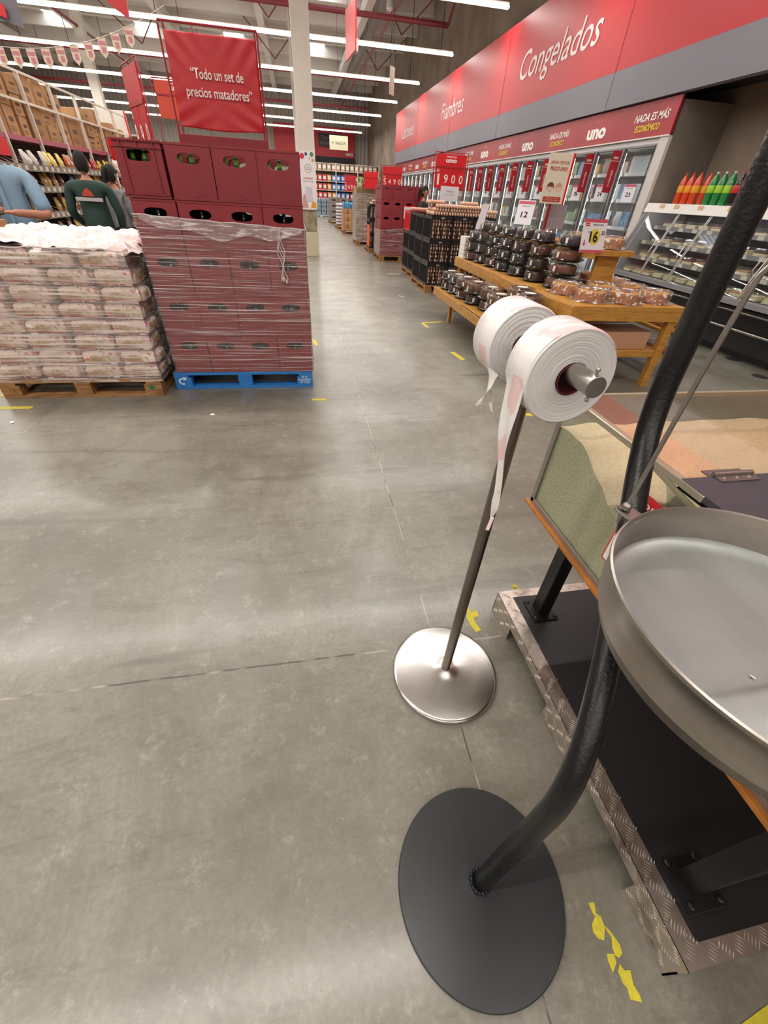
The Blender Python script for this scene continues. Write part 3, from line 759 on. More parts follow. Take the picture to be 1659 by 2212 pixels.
# ---- floor tape, worn marks, scraps, drains
M_tape = mat('yellow_floor_tape', 'd9c92e', .6, var=(60, 'a89c48', .5)); M_tapew = mat('white_floor_tape', 'd8d2c2', .6)
def tape(name, pts, label, m=None, grp='floor tape marks'):
    q = B(); n = len(pts); q.prism(pts, .0004, .0014)
    tag(q.out(name, m or M_tape), label, 'floor tape', grp)
def rect(x0, y0, x1, y1, w_):
    d = Vector((x1-x0, y1-y0)).normalized(); n_ = Vector((-d.y, d.x))*w_/2
    return [(x0+n_.x, y0+n_.y), (x0-n_.x, y0-n_.y), (x1-n_.x, y1-n_.y), (x1+n_.x, y1+n_.y)]
s_ = .9667
for p, lab in (((-2.8, 3.40, -2.17, 3.385, .045), 'yellow tape strip on the floor before the wooden pallet'),
               ((-2.62, 3.5, -2.45, 3.72, .045), 'short yellow tape piece at the left corner of the wooden pallet'),
               ((.012, 3.418, .142, 3.412, .04), 'short yellow tape strip at the right front corner of the blue pallet'),
               ((.09, 5.25, .12, 5.02, .04), 'worn yellow tape scrap to the right of the blue pallet'),
               ((1.695, 6.12, 2.02, 6.19, .045), 'long arm of the yellow corner mark before the cake table'),
               ((1.70, 6.10, 1.725, 5.86, .045), 'short arm of the yellow corner mark before the cake table'),
               ((1.73, 4.75, 1.775, 4.46, .06), 'yellow tape strip on the floor below the low cake shelf'),
               ((1.83, 3.0, 2.0, 2.97, .05), 'yellow tape strip seen behind the near bag roll')):
    tape('floor_tape', rect(*p), lab)
for p, lab in (((1.75, 8.1, 1.82, 7.95, .03), 'faded white tape scrap before the egg crates'), ((2.0, 10.6, 2.3, 10.66, .06), 'faded white corner tape left of the egg crates')):
    tape('floor_tape', rect(*p), lab, M_tapew)
def worn(pts, lab):
    # ragged peeled outline around a centre line
    rr = random.Random(len(lab)); L_, R_ = [], []
    for i in range(len(pts)-1):
        a, b_ = Vector(pts[i]), Vector(pts[i+1]); d = (b_-a).normalized(); n_ = Vector((-d.y, d.x))
        for k in range(4):
            p = a.lerp(b_, k/4); w1 = .004+rr.random()*.016; w2 = .004+rr.random()*.016
            L_.append((p+n_*w1)[:]); R_.append((p-n_*w2)[:])
    tape('floor_tape', [tuple(x) for x in L_+R_[::-1]], lab)
from_px = [(.632, .985), (.626, .935), (.626, .885)]
tape('floor_tape', [(.642, 1.054), (.649, 1.022), (.677, 1.028), (.673, .993), (.646, .989), (.649, .952), (.659, .922), (.632, .916), (.621, .956), (.617, .993)][::-1], 'peeling yellow tape remains between the steel roll base and the plinth')
worn([(.905, 1.15), (.925, 1.12), (.9, 1.115)], 'tiny yellow tape remains behind the plinth corner')
tape('floor_tape', [(.639, .068), (.655, .067), (.648, .047), (.656, .04), (.656, .02), (.64, -.001), (.626, .004), (.62, .018), (.626, .031), (.642, .042), (.639, .048)][::-1], 'peeled yellow tape flake right of the black disc, farthest of its line')
tape('floor_tape', [(.657, .022), (.667, .008), (.675, -.015), (.671, -.029), (.66, -.035), (.652, -.029), (.653, -.016), (.662, .001), (.657, .012)][::-1], 'peeled yellow tape flake right of the black disc, second of its line')
tape('floor_tape', [(.633, -.023), (.65, -.026), (.648, -.04), (.629, -.054), (.628, -.034)][::-1], 'small peeled yellow tape flake nearest the black disc')
tape('floor_tape', [(.654, -.044), (.659, -.055), (.674, -.057), (.666, -.079), (.671, -.094), (.669, -.107), (.644, -.098), (.648, -.081), (.642, -.073), (.643, -.054)][::-1], 'peeled yellow tape flake right of the black disc, nearest of its line')
tape('floor_tape', [(.862, -.177), (.914, -.169), (.967, -.161), (1.02, -.163), (.974, -.203), (.907, -.195)][::-1], 'yellow tape piece at the bottom right corner below the plinth')
def scrap(x, y, s0, lab, rz):
    q = B(); q.add([(-s0, 0, .001), (0, -s0*.6, .003), (s0, -.2*s0, .001), (.3*s0, s0*.7, .006), (-.5*s0, s0*.6, .002)], [(0, 1, 2, 3, 4)])
    o = q.out('paper_scrap', M_wht, solid=.0005); o.location = (x, y, .0012); o.rotation_euler = (0, 0, rz); tag(o, lab, 'paper scrap')
scrap(-.785, 3.16, .022, 'white paper scrap on the floor in front of the blue pallet', .3)
scrap(-2.18, 3.12, .02, 'white paper scrap at the left edge below the yellow tape', 1.3)
scrap(.345, .255, .004, 'tiny white crumb on the floor left of the black disc', .5)
def drain(x, y, lab):
    q = B(); q.lathe([(.09, 0), (.09, .002), (.075, .003), (.073, .001), (0, .001)], n=32)
    o = q.out('floor_drain', mat('floor_drain_metal', '6e665f', .4, .8), smooth=True); o.location = (x, y, .0005); tag(o, lab, 'floor drain', 'round floor drains before the dessert case')
drain(5.46, 4.42, 'round floor drain nearer the dessert case base'); drain(5.22, 3.8, 'round floor drain at the right edge, nearer the camera')
# ================================================================ PALLETS ON THE LEFT
def pallet(label, loc, sx, sy, m, blue=False, name='wooden_pallet', grp=None, deck=.022, H_=.144):
    t = thing(name, label, 'pallet', loc, group=grp)
    q = B(); n = 7
    for i in range(n):
        y = i*(sy-.10)/(n-1); q.box(0, y, H_-deck, sx, y+.10, H_)
    for x in (0, sx/2-.06, sx-.12): q.box(x, 0, H_-deck*2, x+.12, sy, H_-deck)
    q.out('deck_board', m, t, bevel=.002)
    q = B()
    for i, x in enumerate((0, sx/2-.06, sx-.14)):
        for y in (0, sy/2-.05, sy-.1): q.box(x, y, .02, x+(.14 if i != 1 else .12), y+.1, H_-deck*2)
    q.out('block', m, t, bevel=.003)
    q = B(); q.box(0, 0, 0, sx, .1, .02).box(0, sy-.1, 0, sx, sy, .02).box(0, sy/2-.05, 0, sx, sy/2+.05, .02)
    q.box(0, .1, 0, .1, sy-.1, .02).box(sx-.1, .1, 0, sx, sy-.1, .02)
    q.out('bottom_board', m, t, bevel=.002)
    return t
M_bluep = mat('blue_painted_wood', '2f7fcb', .6, var=(9, '2368b0', .7, (1, 6, 6)), bump=(30, .2))
M_plab = mat('white_stencil_paint', 'cfe0ee', .6)
PX, PY = -1.168, 3.715
t = pallet('blue painted pallet under the stack of dark red bottle crates', (PX, PY, 0), 1.2, 1.0, M_bluep, name='blue_pallet')
text('PE 01\nPROPERTY\nOF CHEP', (PX+1.13, PY-.001, .072), (1, 0, 0), (0, 0, 1), .026, M_plab, t, bold=.02, width=.115)
q = B()      # arrow emblem on the left block
pts = []
for i in range(13):
    a = R(60+i*20); pts.append((a, ))
cx, cz = PX+.065, .070
ring = []
for i in range(12):
    a0, a1 = R(70+i*19), R(70+(i+1)*19)
    q.quad((cx+.034*math.cos(a0), PY-.0012, cz+.030*math.sin(a0)), (cx+.034*math.cos(a1), PY-.0012, cz+.030*math.sin(a1)), (cx+.020*math.cos(a1), PY-.0012, cz+.017*math.sin(a1)), (cx+.020*math.cos(a0), PY-.0012, cz+.017*math.sin(a0)))
q.add([(cx+.01, PY-.0012, cz+.042), (cx+.045, PY-.0012, cz+.024), (cx+.01, PY-.0012, cz+.006)], [(0, 1, 2)])
q.out('arrow_emblem', M_plab, t, True)

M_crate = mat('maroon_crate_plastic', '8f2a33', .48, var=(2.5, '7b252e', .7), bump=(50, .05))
M_hole = mat('crate_hole_shade', '5c1b25', .5)  # darker copy of the crate colour paints shade into hand holes and slot
def crate_mesh(q, sx, sy, sz, style=0):
    """open-top bottle crate with oval hand holes; origin at its base centre"""
    hx_, hy = sx/2, sy/2
    def face(w, place, n=28, hw=.074, hh=.029, hz=.222):
        outer, inner, deep = [], [], []
        for i in range(n):
            a = 2*math.pi*i/n; c_, s_ = math.cos(a), math.sin(a)
            e = 2.6 if style == 0 else 5
            rr = (abs(c_)**e+abs(s_)**e)**(-1/e)
            inner.append((rr*c_*hw, hz+rr*s_*hh)); deep.append((rr*c_*hw*.97, hz+rr*s_*hh*.95))
            # rectangle hit
            dx, dz = c_*hw, s_*hh
            ts = []
            if abs(dx) > 1e-6: ts.append(w/2/abs(dx))
            if dz > 1e-6: ts.append((sz-hz)/dz)
            if dz < -1e-6: ts.append(hz/-dz)
            tt = min(ts); outer.append((dx*tt, hz+dz*tt))
        vs = [place(x, z, 0) for x, z in outer]+[place(x, z, 0) for x, z in inner]+[place(x, z, .016) for x, z in deep]
        fs = []
        for i in range(n):
            j = (i+1) % n; fs += [(i, j, n+j, n+i)]
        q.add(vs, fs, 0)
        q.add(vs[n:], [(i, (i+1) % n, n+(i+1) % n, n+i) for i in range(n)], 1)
        # fill corners missed by the fan
        cs = [(-w/2, 0), (w/2, 0), (w/2, sz), (-w/2, sz)]
        for cx_, cz_ in cs:
            best = sorted(range(n), key=lambda i: abs(outer[i][0]-cx_)+abs(outer[i][1]-cz_))[:6]
            ex = [i for i in best if abs(abs(outer[i][0])-w/2) < 1e-6]; ez = [i for i in best if abs(outer[i][1]-cz_) < 1e-6]
            if ex and ez: q.add([place(cx_, cz_, 0), vs[ex[0]], vs[ez[0]]], [(0, 1, 2)], 0)
    face(sx, lambda x, z, d: (x, -hy+d, z)); face(sx, lambda x, z, d: (-x, hy-d, z))
    face(sy, lambda x, z, d: (hx_-d, x, z), hw=.05); face(sy, lambda x, z, d: (-hx_+d, -x, z), hw=.05)
    q.box(-hx_+.002, -hy+.002, 0, hx_-.002, hy-.002, .006, 0)
    # rim, base lip, embossed smile and slot
    for (a, b_) in (((-hx_, -hy), (hx_, -hy)), ((hx_, -hy), (hx_, hy)), ((hx_, hy), (-hx_, hy)), ((-hx_, hy), (-hx_, -hy))):
        q.bar((a[0], a[1], sz-.006), (b_[0], b_[1], sz-.006), .008, .012, k=0); q.bar((a[0], a[1], .006), (b_[0], b_[1], .006), .006, .012, k=0)
    if style == 0:
        q.tube([(-.085+.17*i/12, -hy, .040-.022*math.sin(math.pi*i/12)) for i in range(13)], .0022, 6, k=0)
        q.bar((-.05, -hy-.0006, .286), (.05, -hy-.0006, .286), .002, .004, k=1)
    else:
        for x in (-.095, .095): q.bar((x, -hy-.004, .03), (x, -hy-.004, sz-.045), .010, .010, k=0)
        q.box(-hx_-.006, -hy-.010, sz-.04, hx_+.006, hy+.01, sz-.034, 0); q.box(-hx_-.008, -hy-.012, sz-.008, hx_+.008, -hy, sz+.002, 0); q.bar((-hx_, -hy-.005, .02), (hx_, -hy-.005, .02), .008, k=0)
        for x in (-.1, 0, .1): q.box(x-.003, -hy-.012, sz-.04, x+.003, -hy, sz, 0)
    return q
CW, CD, CH = .291, .325, .3015
def crate(style=0):
    t = thing('bottle_crate', '', 'crate')
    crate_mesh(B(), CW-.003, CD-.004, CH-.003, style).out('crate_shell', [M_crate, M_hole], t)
    return t
M_green = mat('green_bottle_glass', '1c6b33', .08, spec=.7, coat=.5)
M_greenl = mat('green_bottle_label', '7bc24a', .5)
M_dark = mat('dark_bottle_glass', '16201a', .12, coat=.4)
def beer_bottle():
    t = thing('glass_bottle', '', 'bottle')
    B().lathe([(.033, 0), (.035, .01), (.035, .14), (.026, .175), (.015, .2), (.0135, .245)], n=16, k=0).out('glass', M_green, t, smooth=True)
    B().lathe([(.0352, .04), (.0354, .12)], n=16, cap=False).out('paper_label', M_greenl, t, smooth=True)
    B().lathe([(.015, .24), (.0155, .256), (.012, .259)], n=16).out('bottle_cap', mat('silver_cap', 'cfcac0', .35, .7), t, smooth=True)
    B().lathe([(.0155, .198), (.0142, .225)], n=16, cap=False).out('neck_label', M_greenl, t, smooth=True)
    return t
pc0, pc1, pb = Proto(crate(0)), Proto(crate(1)), Proto(beer_bottle())
ROWN = ['bottom layer', 'second layer', 'third layer', 'fourth layer', 'top layer']
COLN = ['leftmost column', 'second column', 'third column', 'rightmost column']
STX = -1.130
rr = random.Random(5)
for d in range(3):
    for lay in range(5):
        for c_ in range(4):
            jx = (rr.random()-.5)*.008; jy = (rr.random()-.5)*.010
            if lay == 4: jy += -.006
            x = STX+CW/2+c_*.2935+jx+(-.012 if lay == 4 and c_ == 0 else 0); y = 3.725+CD/2+d*.328+jy; z = .146+lay*CH
            P_ = pc1 if (lay == 4 and c_ == 0 and d == 0) else pc0
            back = '' if d == 0 else (', second row back' if d == 1 else ', rear row')
            kind_ = 'ribbed maroon bottle crate' if P_ is pc1 else 'maroon bottle crate'
            P_.put((x, y, z), (rr.random()-.5)*.02, '%s on the blue pallet, %s, %s%s' % (kind_, ROWN[lay], COLN[c_], back), 'maroon crates stacked on the blue pallet')
        # bottles showing through the hand holes of the two upper layers
for c_ in range(4):
    for lay in (4,):
        for k in range(3):
            pb.put((STX+CW/2+c_*.2935+(k-1)*.075, 3.80, .146+lay*CH+.008), rr.random()*3, 'green bottle in the top crate, %s, %s' % (COLN[c_], ['left', 'middle', 'right'][k]+' of three in the hand hole'), 'green bottles in the top crates')
for lay in range(4):
    for c_ in range(4):
        q = B().lathe([(.033, 0), (.035, .01), (.035, .14), (.026, .175), (.014, .2), (.013, .25), (.0155, .252), (.0155, .262)], n=14)
        if lay == 0 and c_ == 0: dme = q.out('dark_bottle', M_dark, smooth=True); o = dme
        else: o = dme.copy(); C.objects.link(o)
        o.location = (STX+CW/2+c_*.2935, 3.81, .146+lay*CH+.008)
        tag(o, 'dark bottle in the hand hole of the crate in %s, %s' % (ROWN[lay], COLN[c_]), 'bottle', 'dark bottles inside the lower crates')
pb.close()
# stretch wrap round the lower four layers
M_wrap = film('stretch_wrap_film', 'fdf8f8', .035, 'f6e9ea', rough=.14, bump=(9, .7, (.5, .5, 9)), streak=(5.0, (.3, .3, 34), .56, .68, (0, R(7), 0)), gloss=2.0)
def wrap(x0, x1, y0, y1, z0, ztop, m, label, off=.006, seed=1, nz=26, corner=.03, loose=.004, tailp=None):
    rr = random.Random(seed)
    t = thing('stretch_wrap', label, 'plastic wrap', ((x0+x1)/2, (y0+y1)/2, z0))
    per = []
    def seg(a, b_, n):
        for i in range(n): per.append(((a[0]+(b_[0]-a[0])*i/n), (a[1]+(b_[1]-a[1])*i/n)))
    xa, xb, ya, yb = x0-off, x1+off, y0-off, y1+off
    seg((xa, ya), (xb, ya), 28); seg((xb, ya), (xb, yb), 14); seg((xb, yb), (xa, yb), 14); seg((xa, yb), (xa, ya), 14)
    n = len(per); cx_, cy_ = (xa+xb)/2, (ya+yb)/2
    ph = [rr.random()*6 for _ in range(6)]
    vs = []
    for j in range(nz+1):
        v = j/nz
        for i in range(n+1):
            px, py = per[i % n]; u = i/n
            zt = ztop(px, py); z = z0+(zt-z0)*v
            wv = (math.sin(u*40+ph[0]+v*3)*math.sin(v*19+ph[1]+u*9)+math.sin(u*90+v*31+ph[2])*.5)*loose*.5
            dx, dy = px-cx_, py-cy_; l = math.hypot(dx, dy)
            vs.append((px+dx/l*wv, py+dy/l*wv, z+wv))
    fs = [(j*(n+1)+i, j*(n+1)+i+1, (j+1)*(n+1)+i+1, (j+1)*(n+1)+i) for j in range(nz) for i in range(n)]
    B().add(vs, fs).out('film_sheet', m, t, True, smooth=True, ang=70)
    # bunched upper edge
    q = B(); pts = [(vs[nz*(n+1)+i][0], vs[nz*(n+1)+i][1]-.002, vs[nz*(n+1)+i][2]-.004+.003*math.sin(i*1.3)) for i in range(0, n+1)]
    q.tube(pts, [.0035+.0025*abs(math.sin(i*.9)) for i in range(len(pts))], 6)
    q.out('bunched_edge', mat('bunched_clear_film', 'ded0cf', .3, alpha=.75), t, True, smooth=True)
    return t
tw = wrap(STX-.002, STX+4*.2935, 3.722, 3.722+3*.328, .15, lambda x, y: 1.262-.045*(x-STX)/1.17, M_wrap, 'clear stretch wrap around the lower four layers of maroon crates')
q = B(); rr = random.Random(8)      # knotted tail of film hanging on the front, and the sagging flap
for k in range(4):
    pts = [(-.165+.010*k+.012*math.sin(i*.9+k)+.018*(i/14), 3.700-.004*k, 1.215-.028*i+.004*math.sin(i*2+k)) for i in range(13)]
    q.tube(pts, [.0022+.002*abs(math.sin(i+k)) for i in range(13)], 6)
q.sphere((-.145, 3.695, .885), .012, 10, 8, sz=1.5); q.sphere((-.12, 3.695, .87), .010, 10, 8, sz=1.6)
q.out('film_tail', mat('bunched_clear_film', 'ded0cf'), tw, True, smooth=True)
M_flap = film('loose_wrap_flap', 'fbf3f3', .16, 'f4e8e8', rough=.15, bump=(30, 1.0, None), streak=(10, (1, 1, 6), .5, .66, (0, R(-12), 0)), gloss=2.2)
q = B(); q.grid(lambda u, v: (-1.1+1.12*u, 3.709-.006*math.sin(u*9)*v-.004*v, 1.256-.045*u-v*(.02+.075*math.sin(math.pi*min(1, u*1.0))**.7*(1+.3*math.sin(u*17)))), 50, 6)
q.out('film_flap', M_flap, tw, True, smooth=True)

# pallet of wrapped pasta packs
pallet('rough wooden pallet under the wrapped stack of bagged packs', (-2.45, 3.575, 0), 1.21, 1.0, M_pallet)
q = B(); n = 20; q.add([(-1.32+.022*math.cos(2*math.pi*i/n), 3.574, .075+.022*math.sin(2*math.pi*i/n)) for i in range(n)], [tuple(range(n))])
q.out('green_mark', mat('green_stamp', '2f6a45', .7), bpy.data.objects['wooden_pallet'], True)
def pack_mat():
    m = bpy.data.materials.new('printed_pasta_pack'); m.use_nodes = True; nt = m.node_tree; b = nt.nodes['Principled BSDF']; Lk = nt.links.new
    tc = _n(nt, 'ShaderNodeTexCoord'); sp = _n(nt, 'ShaderNodeSeparateXYZ'); Lk(tc.outputs['Object'], sp.inputs[0])
    n = _n(nt, 'ShaderNodeTexNoise'); n.inputs['Scale'].default_value = 26; n.inputs['Detail'].default_value = 4; Lk(tc.outputs['Object'], n.inputs['Vector'])
    n2 = _n(nt, 'ShaderNodeTexNoise'); n2.inputs['Scale'].default_value = 9; Lk(tc.outputs['Object'], n2.inputs['Vector'])
    def mr(x, a, b_, lo=0, hi=1):
        q_ = _n(nt, 'ShaderNodeMapRange'); q_.inputs[1].default_value = a; q_.inputs[2].default_value = b_; q_.inputs[3].default_value = lo; q_.inputs[4].default_value = hi; Lk(x, q_.inputs[0]); return q_.outputs[0]
    def mix(f, a, b_):
        q_ = _n(nt, 'ShaderNodeMix', data_type='RGBA'); Lk(f, q_.inputs[0])
        for v, i in ((a, 6), (b_, 7)):
            if isinstance(v, str): q_.inputs[i].default_value = col4(hx(v))
            else: Lk(v, q_.inputs[i])
        return q_.outputs[2]
    add = _n(nt, 'ShaderNodeMath', operation='MULTIPLY_ADD'); Lk(n2.outputs[0], add.inputs[0]); add.inputs[1].default_value = .05; Lk(sp.outputs['Z'], add.inputs[2])
    z = add.outputs[0]     # white upper part, pasta window, red band low
    pasta = mix(mr(n.outputs[0], .42, .58), 'a88a5c', 'cdb78d')
    c = mix(mr(z, .100, .112), pasta, 'ece4dd')
    c = mix(mr(n2.outputs[0], .56, .60, 0, .85), c, 'e6dcd4')
    c = mix(mr(n.outputs[0], .58, .62, 0, .8), c, 'c23544')
    b1 = mr(z, .052, .060, 1, 0)
    c = mix(b1, c, 'b83040')
    c = mix(mr(z, .036, .042, 1, 0), c, 'dccfc2')
    Lk(c, b.inputs['Base Color']); b.inputs['Roughness'].default_value = .22; b.inputs['Coat Weight'].default_value = .3
    bp = _n(nt, 'ShaderNodeBump'); bp.inputs['Strength'].default_value = .6; bp.inputs['Distance'].default_value = .01; Lk(n.outputs[0], bp.inputs['Height']); Lk(bp.outputs[0], b.inputs['Normal'])
    return m
M_pack = pack_mat()
M_seal = mat('clear_seal_strip', 'd9cfc6', .3)
def pack(seed):
    """a bale of bagged pasta: plump packs side by side in one film"""
    rr = random.Random(seed); t = thing('pasta_bale', '', 'pasta bag')
    sx, sy, sz = .290, .24, .117; q = B(); nu, nv = 28, 14
    ph = rr.random()*6
    def f(u, v):
        a = 2*math.pi*u; e = .55
        c_, s_ = math.cos(a), math.sin(a); b_ = math.pi*(v-.5); cb, sb = math.cos(b_), math.sin(b_)
        p = lambda w, k: math.copysign(abs(w)**k, w)
        lump = 1+.05*math.sin(a*5+ph)*cb
        return (p(cb, e)*p(c_, .35)*sx/2*lump, p(cb, e)*p(s_, .35)*sy/2*lump, sz/2+p(sb, .5)*sz/2*1.04+.006*math.sin(a*7+ph)*cb+.004*math.sin(a*19+ph)*cb)
    q.grid(f, nu, nv); q.out('bag', M_pack, t, smooth=True, ang=60)
    q = B(); q.tube([(x_, -sy/2*1.02+abs(z_-sz/2)*.25, z_) for x_, z_ in ((.02, 0), (.02, sz*.3), (.03, sz*.7), (.03, sz))], .004, 6)
    q.out('seal', M_seal, t, smooth=True)
    text('uno', (.09*(-1)**seed, -sy/2-.006, .022), (1, 0, 0), (0, 0, 1), .028, M_wht, t, bold=.02, ext=.002)
    return t
packs = [Proto(pack(i)) for i in range(3)]
rr = random.Random(11)
LAYN = ['bottom layer', 'second layer', 'third layer', 'fourth layer', 'fifth layer', 'sixth layer', 'seventh layer', 'top layer']
for lay in range(8):
    n = 4
    for i in range(n+(1 if lay % 2 else 0)):
        x = -1.24-.15-i*.298+(.10 if lay % 2 else 0)*0+rr.uniform(-.012, .012)-.0+(.03 if lay < 7 else -.05)
        if lay % 2: x -= -.02
        if x < -2.46: continue
        if lay == 7 and i > 2: continue
        y = 3.575+.13+rr.uniform(-.012, .012)+(.02 if lay > 5 else 0)
        packs[rr.randrange(3)].put((x, y, .147+lay*.112), rr.uniform(-.06, .06), 'bale of bagged pasta in the wrapped stack, %s, %s from the right' % (LAYN[lay], ORD[i]), 'pasta bales on the wooden pallet', scale=(1, 1, .94))
    for j in range(3):     # the side towards the crates
        y = 3.575+.13+.262*(j+1)
        packs[rr.randrange(3)].put((-1.36+rr.uniform(-.015, .015), y, .147+lay*.112), R(90) if rr.random() < .3 else rr.uniform(-.1, .1), 'pasta bale on the right side of the stack, %s, %s row back' % (LAYN[lay], ORD[j+1]), 'pasta bales on the wooden pallet')
    if lay >= 6:
        for i in (1, 2, 3):
            for j in (1, 2, 3):
                packs[rr.randrange(3)].put((-1.39-i*.298, 3.705+.262*j, .147+lay*.112), rr.uniform(-.1, .1), 'pasta bale near the stack top, %s, %s column, %s row back' % (LAYN[lay], ORD[i], ORD[j]), 'pasta bales on the wooden pallet')
# loose white printed bags crumpled over the top
M_topb = mat('white_printed_bag', 'f0e7e2', .3, var=(9, 'd88c90', .45), bump=(18, .9), coat=.3)
def topbag(seed):
    rr = random.Random(seed); q = B(); ph = [rr.random()*6 for _ in range(4)]
    def f(u, v):
        x = (u-.5)*.46; y = (v-.5)*.36; e = (1-(2*u-1)**4)*(1-(2*v-1)**4)
        return (x+.012*math.sin(v*9+ph[0]), y+.012*math.sin(u*8+ph[1]), .02+.055*e+.012*math.sin(u*12+ph[2])*math.sin(v*10+ph[3])+.008*math.sin(u*31+v*17+ph[0]))
    q.grid(f, 26, 20); q.grid(lambda u, v: ((u-.5)*.44, (v-.5)*.34, .004), 2, 2)
    return q
tb = [None, None]
k = 0
for j, y in enumerate((3.80, 4.08, 4.36)):
    for i, x in enumerate((-1.37, -1.72, -2.07)):
        s_ = k % 2
        if tb[s_] is None: tb[s_] = topbag(s_).out('printed_bag', M_topb, smooth=True, ang=90); o = tb[s_]
        else: o = tb[s_].copy(); C.objects.link(o)
        o.location = (x-(.03 if j == 0 else 0), y, 1.025+.010*((k*7) % 3)+(.01 if j else 0)); o.rotation_euler = (R(rr.uniform(-4, 4)), R(rr.uniform(-5, 5)), R(rr.uniform(-25, 25)))
        tag(o, 'white bag on top of the pasta stack, %s row, %s from the right' % (ORD[j], ORD[i]), 'bag', 'white bags on the pasta stack'); k += 1
M_wrap2 = film('pasta_stretch_wrap', 'fbf4f0', .12, 'f3e8e4', rough=.17, bump=(10, .9, (.6, .6, 5)), streak=(4.6, (.5, .5, 14), .48, .70, (0, R(-5), 0)), gloss=2.0)
wrap(-2.45, -1.235, 3.585, 4.60, .125, lambda x, y: 1.06 if x > -2.05 else 1.06-(-2.05-x)*.32, M_wrap2, 'clear stretch wrap around the stack of pasta bales on the wooden pallet', off=.012, seed=4, loose=.012)
# carton just behind, at the left edge
def cartonbox(label, loc, sx, sy, sz, rz=0, grp=None, m=None, ink=True, nm='cardboard_box'):
    t = thing(nm, label, 'box', loc, rz, grp)
    B().box(-sx/2, -sy/2, 0, sx/2, sy/2, sz).out('carton', m or M_card, t, bevel=.003)
    B().box(-sx/2-.0006, -.025, sz-.06, sx/2+.0006, .025, sz+.001).out('packing_tape', mat('packing_tape', 'c9a77c', .3), t)
    return t
cartonbox('brown carton at the left edge between the pasta stack and the man in blue', (-2.70, 4.64, 0), .36, .36, 1.12)

# ================================================================ SIGNS ABOVE THE CRATES
M_srod = mat('red_sign_tube', '9c2a32', .4)
def price_frame(label, loc, rz, w_, h, z0, panels, name='price_sign_frame', rods=True):
    pass
def quote():
    y = 4.75; t = thing('quote_banner', 'square red quote banner in a red tube frame above the maroon crates', 'banner', (-.55, y, 1.65))
    xl, xr = -.902, -.222; zt, zb = 2.375, 1.72
    # frame tubes
    q = B()
    q.tube([(xl-.02, y+.02, 0), (xl-.022, y+.02, 2.36), (xl-.022, y+.02, 2.375), (xr+.008, y+.02, 2.375), (xr+.008, y+.02, 2.36), (xr+.008, y+.02, 0)], .008, 8)
    q.tube([(xl+.01, y+.05, 1.55), (xl+.01, y+.05, 2.37)], .006, 8); q.tube([(xr-.012, y+.05, 1.55), (xr-.012, y+.05, 2.37)], .006, 8)
    q.out('frame_tube', M_srod, t, True, smooth=True)
    q = B()
    def cloth(u, v):
        x = xl+.012+(xr-xl-.024)*u; z = 1.80+(2.325-1.80)*v
        cr = math.exp(-((u-0)**2+(v-0)**2)*9)*math.sin((u*.6-v)*30)+math.exp(-((u-1)**2+(v)**2)*9)*math.sin((u*.6+v)*30)+math.exp(-((u-1)**2+(v-1)**2)*9)*math.sin((u-v*.7)*32)+math.exp(-((u)**2+(v-1)**2)*9)*math.sin((u+v*.7)*32)
        return (x, y-.012-.0035*cr-.004*math.sin(u*5+v*3), z+.006*math.cos(u*6.28)*(1 if v < .05 else 0))
    q.grid(cloth, 60, 50)
    q.out('banner_cloth', mat('red_banner_cloth', 'c8262f', .38), t, True, smooth=True, solid=.001)
    q = B()
    for x in (xl+.015, xl+.22, xl+.44, xr-.015): q.tube([(x, y-.01, 2.325), (x, y+.0, 2.375)], .003, 6)
    q.out('tie', M_srod, t, True)
    q = B().box(xl-.01, y-.02, 1.70, xr+.01, y+.03, 1.762)
    q.out('lower_rail', mat('dark_red_rail', '8e2630', .5), t, True, bevel=.004)
    text('“Todo un set de', (-.545, y-.026, 2.115), (1, 0, 0), (0, 0, 1), .082, M_wht, t, width=.39, bold=.012)
    text('precios matadores”', (-.545, y-.026, 2.005), (1, 0, 0), (0, 0, 1), .082, M_wht, t, width=.50, bold=.012)
quote()
def uno_sign(name, label, x, y, z0, z1, w_, price=None, cat='price sign', rz=0, bar=True, cents='', logo=True, panel=None, sol=None):
    """hanging red price sign: header panel, price panel with flip digits, tube frame"""
    t = thing(name, label, cat, (x, y, z0), rz)
    h = z1-z0; m = panel or M_sign
    B().box(-w_/2, -.008, h*.62, w_/2, .008, h*.95).out('header_panel', m, t, bevel=.002)
    B().box(-w_/2, -.016, h*.575, w_/2, .012, h*.62).out('divider_rail', mat('rail_red', 'a81c25', .4), t)
    n = 4
    q = B()
    for i in range(n): q.box(-w_/2+i*w_/n+.001, -.006-.003*(i % 2), 0, -w_/2+(i+1)*w_/n, .006, h*.575)
    q.out('digit_panel', m, t)
    q = B(); q.tube([(-w_/2-.03, .01, -z0), (-w_/2-.035, .01, h*.96), (-w_/2-.02, .01, h), (w_/2+.02, .01, h), (w_/2+.035, .01, h*.96), (w_/2+.03, .01, -z0)], .007, 8)
    q.out('frame_tube', M_srod, t, smooth=True)
    def tx(s_, px, pz, size, wd, bold=.02, mm=M_wht):
        M = t.matrix_basis; o = M @ Vector((px, -.012, pz)); text(s_, o, M.to_3x3() @ Vector((1, 0, 0)), (0, 0, 1), size, mm, t, width=wd, bold=bold)
    if logo:
        tx('PRECIO', 0, h*.88, h*.06, w_*.32); tx('uno', 0, h*.77, h*.17, w_*.36, .04)
    if price:
        k = len(price)
        for i, ch in enumerate(price): tx(ch, (-.38+.76*i/(k-1))*w_, h*.27 if i else h*.25, h*(.34 if i else .44), w_*(.06 if ch == '1' else .13), .01)
        tx('S/.', -.4*w_, h*.5, h*.1, w_*.1)
    return t
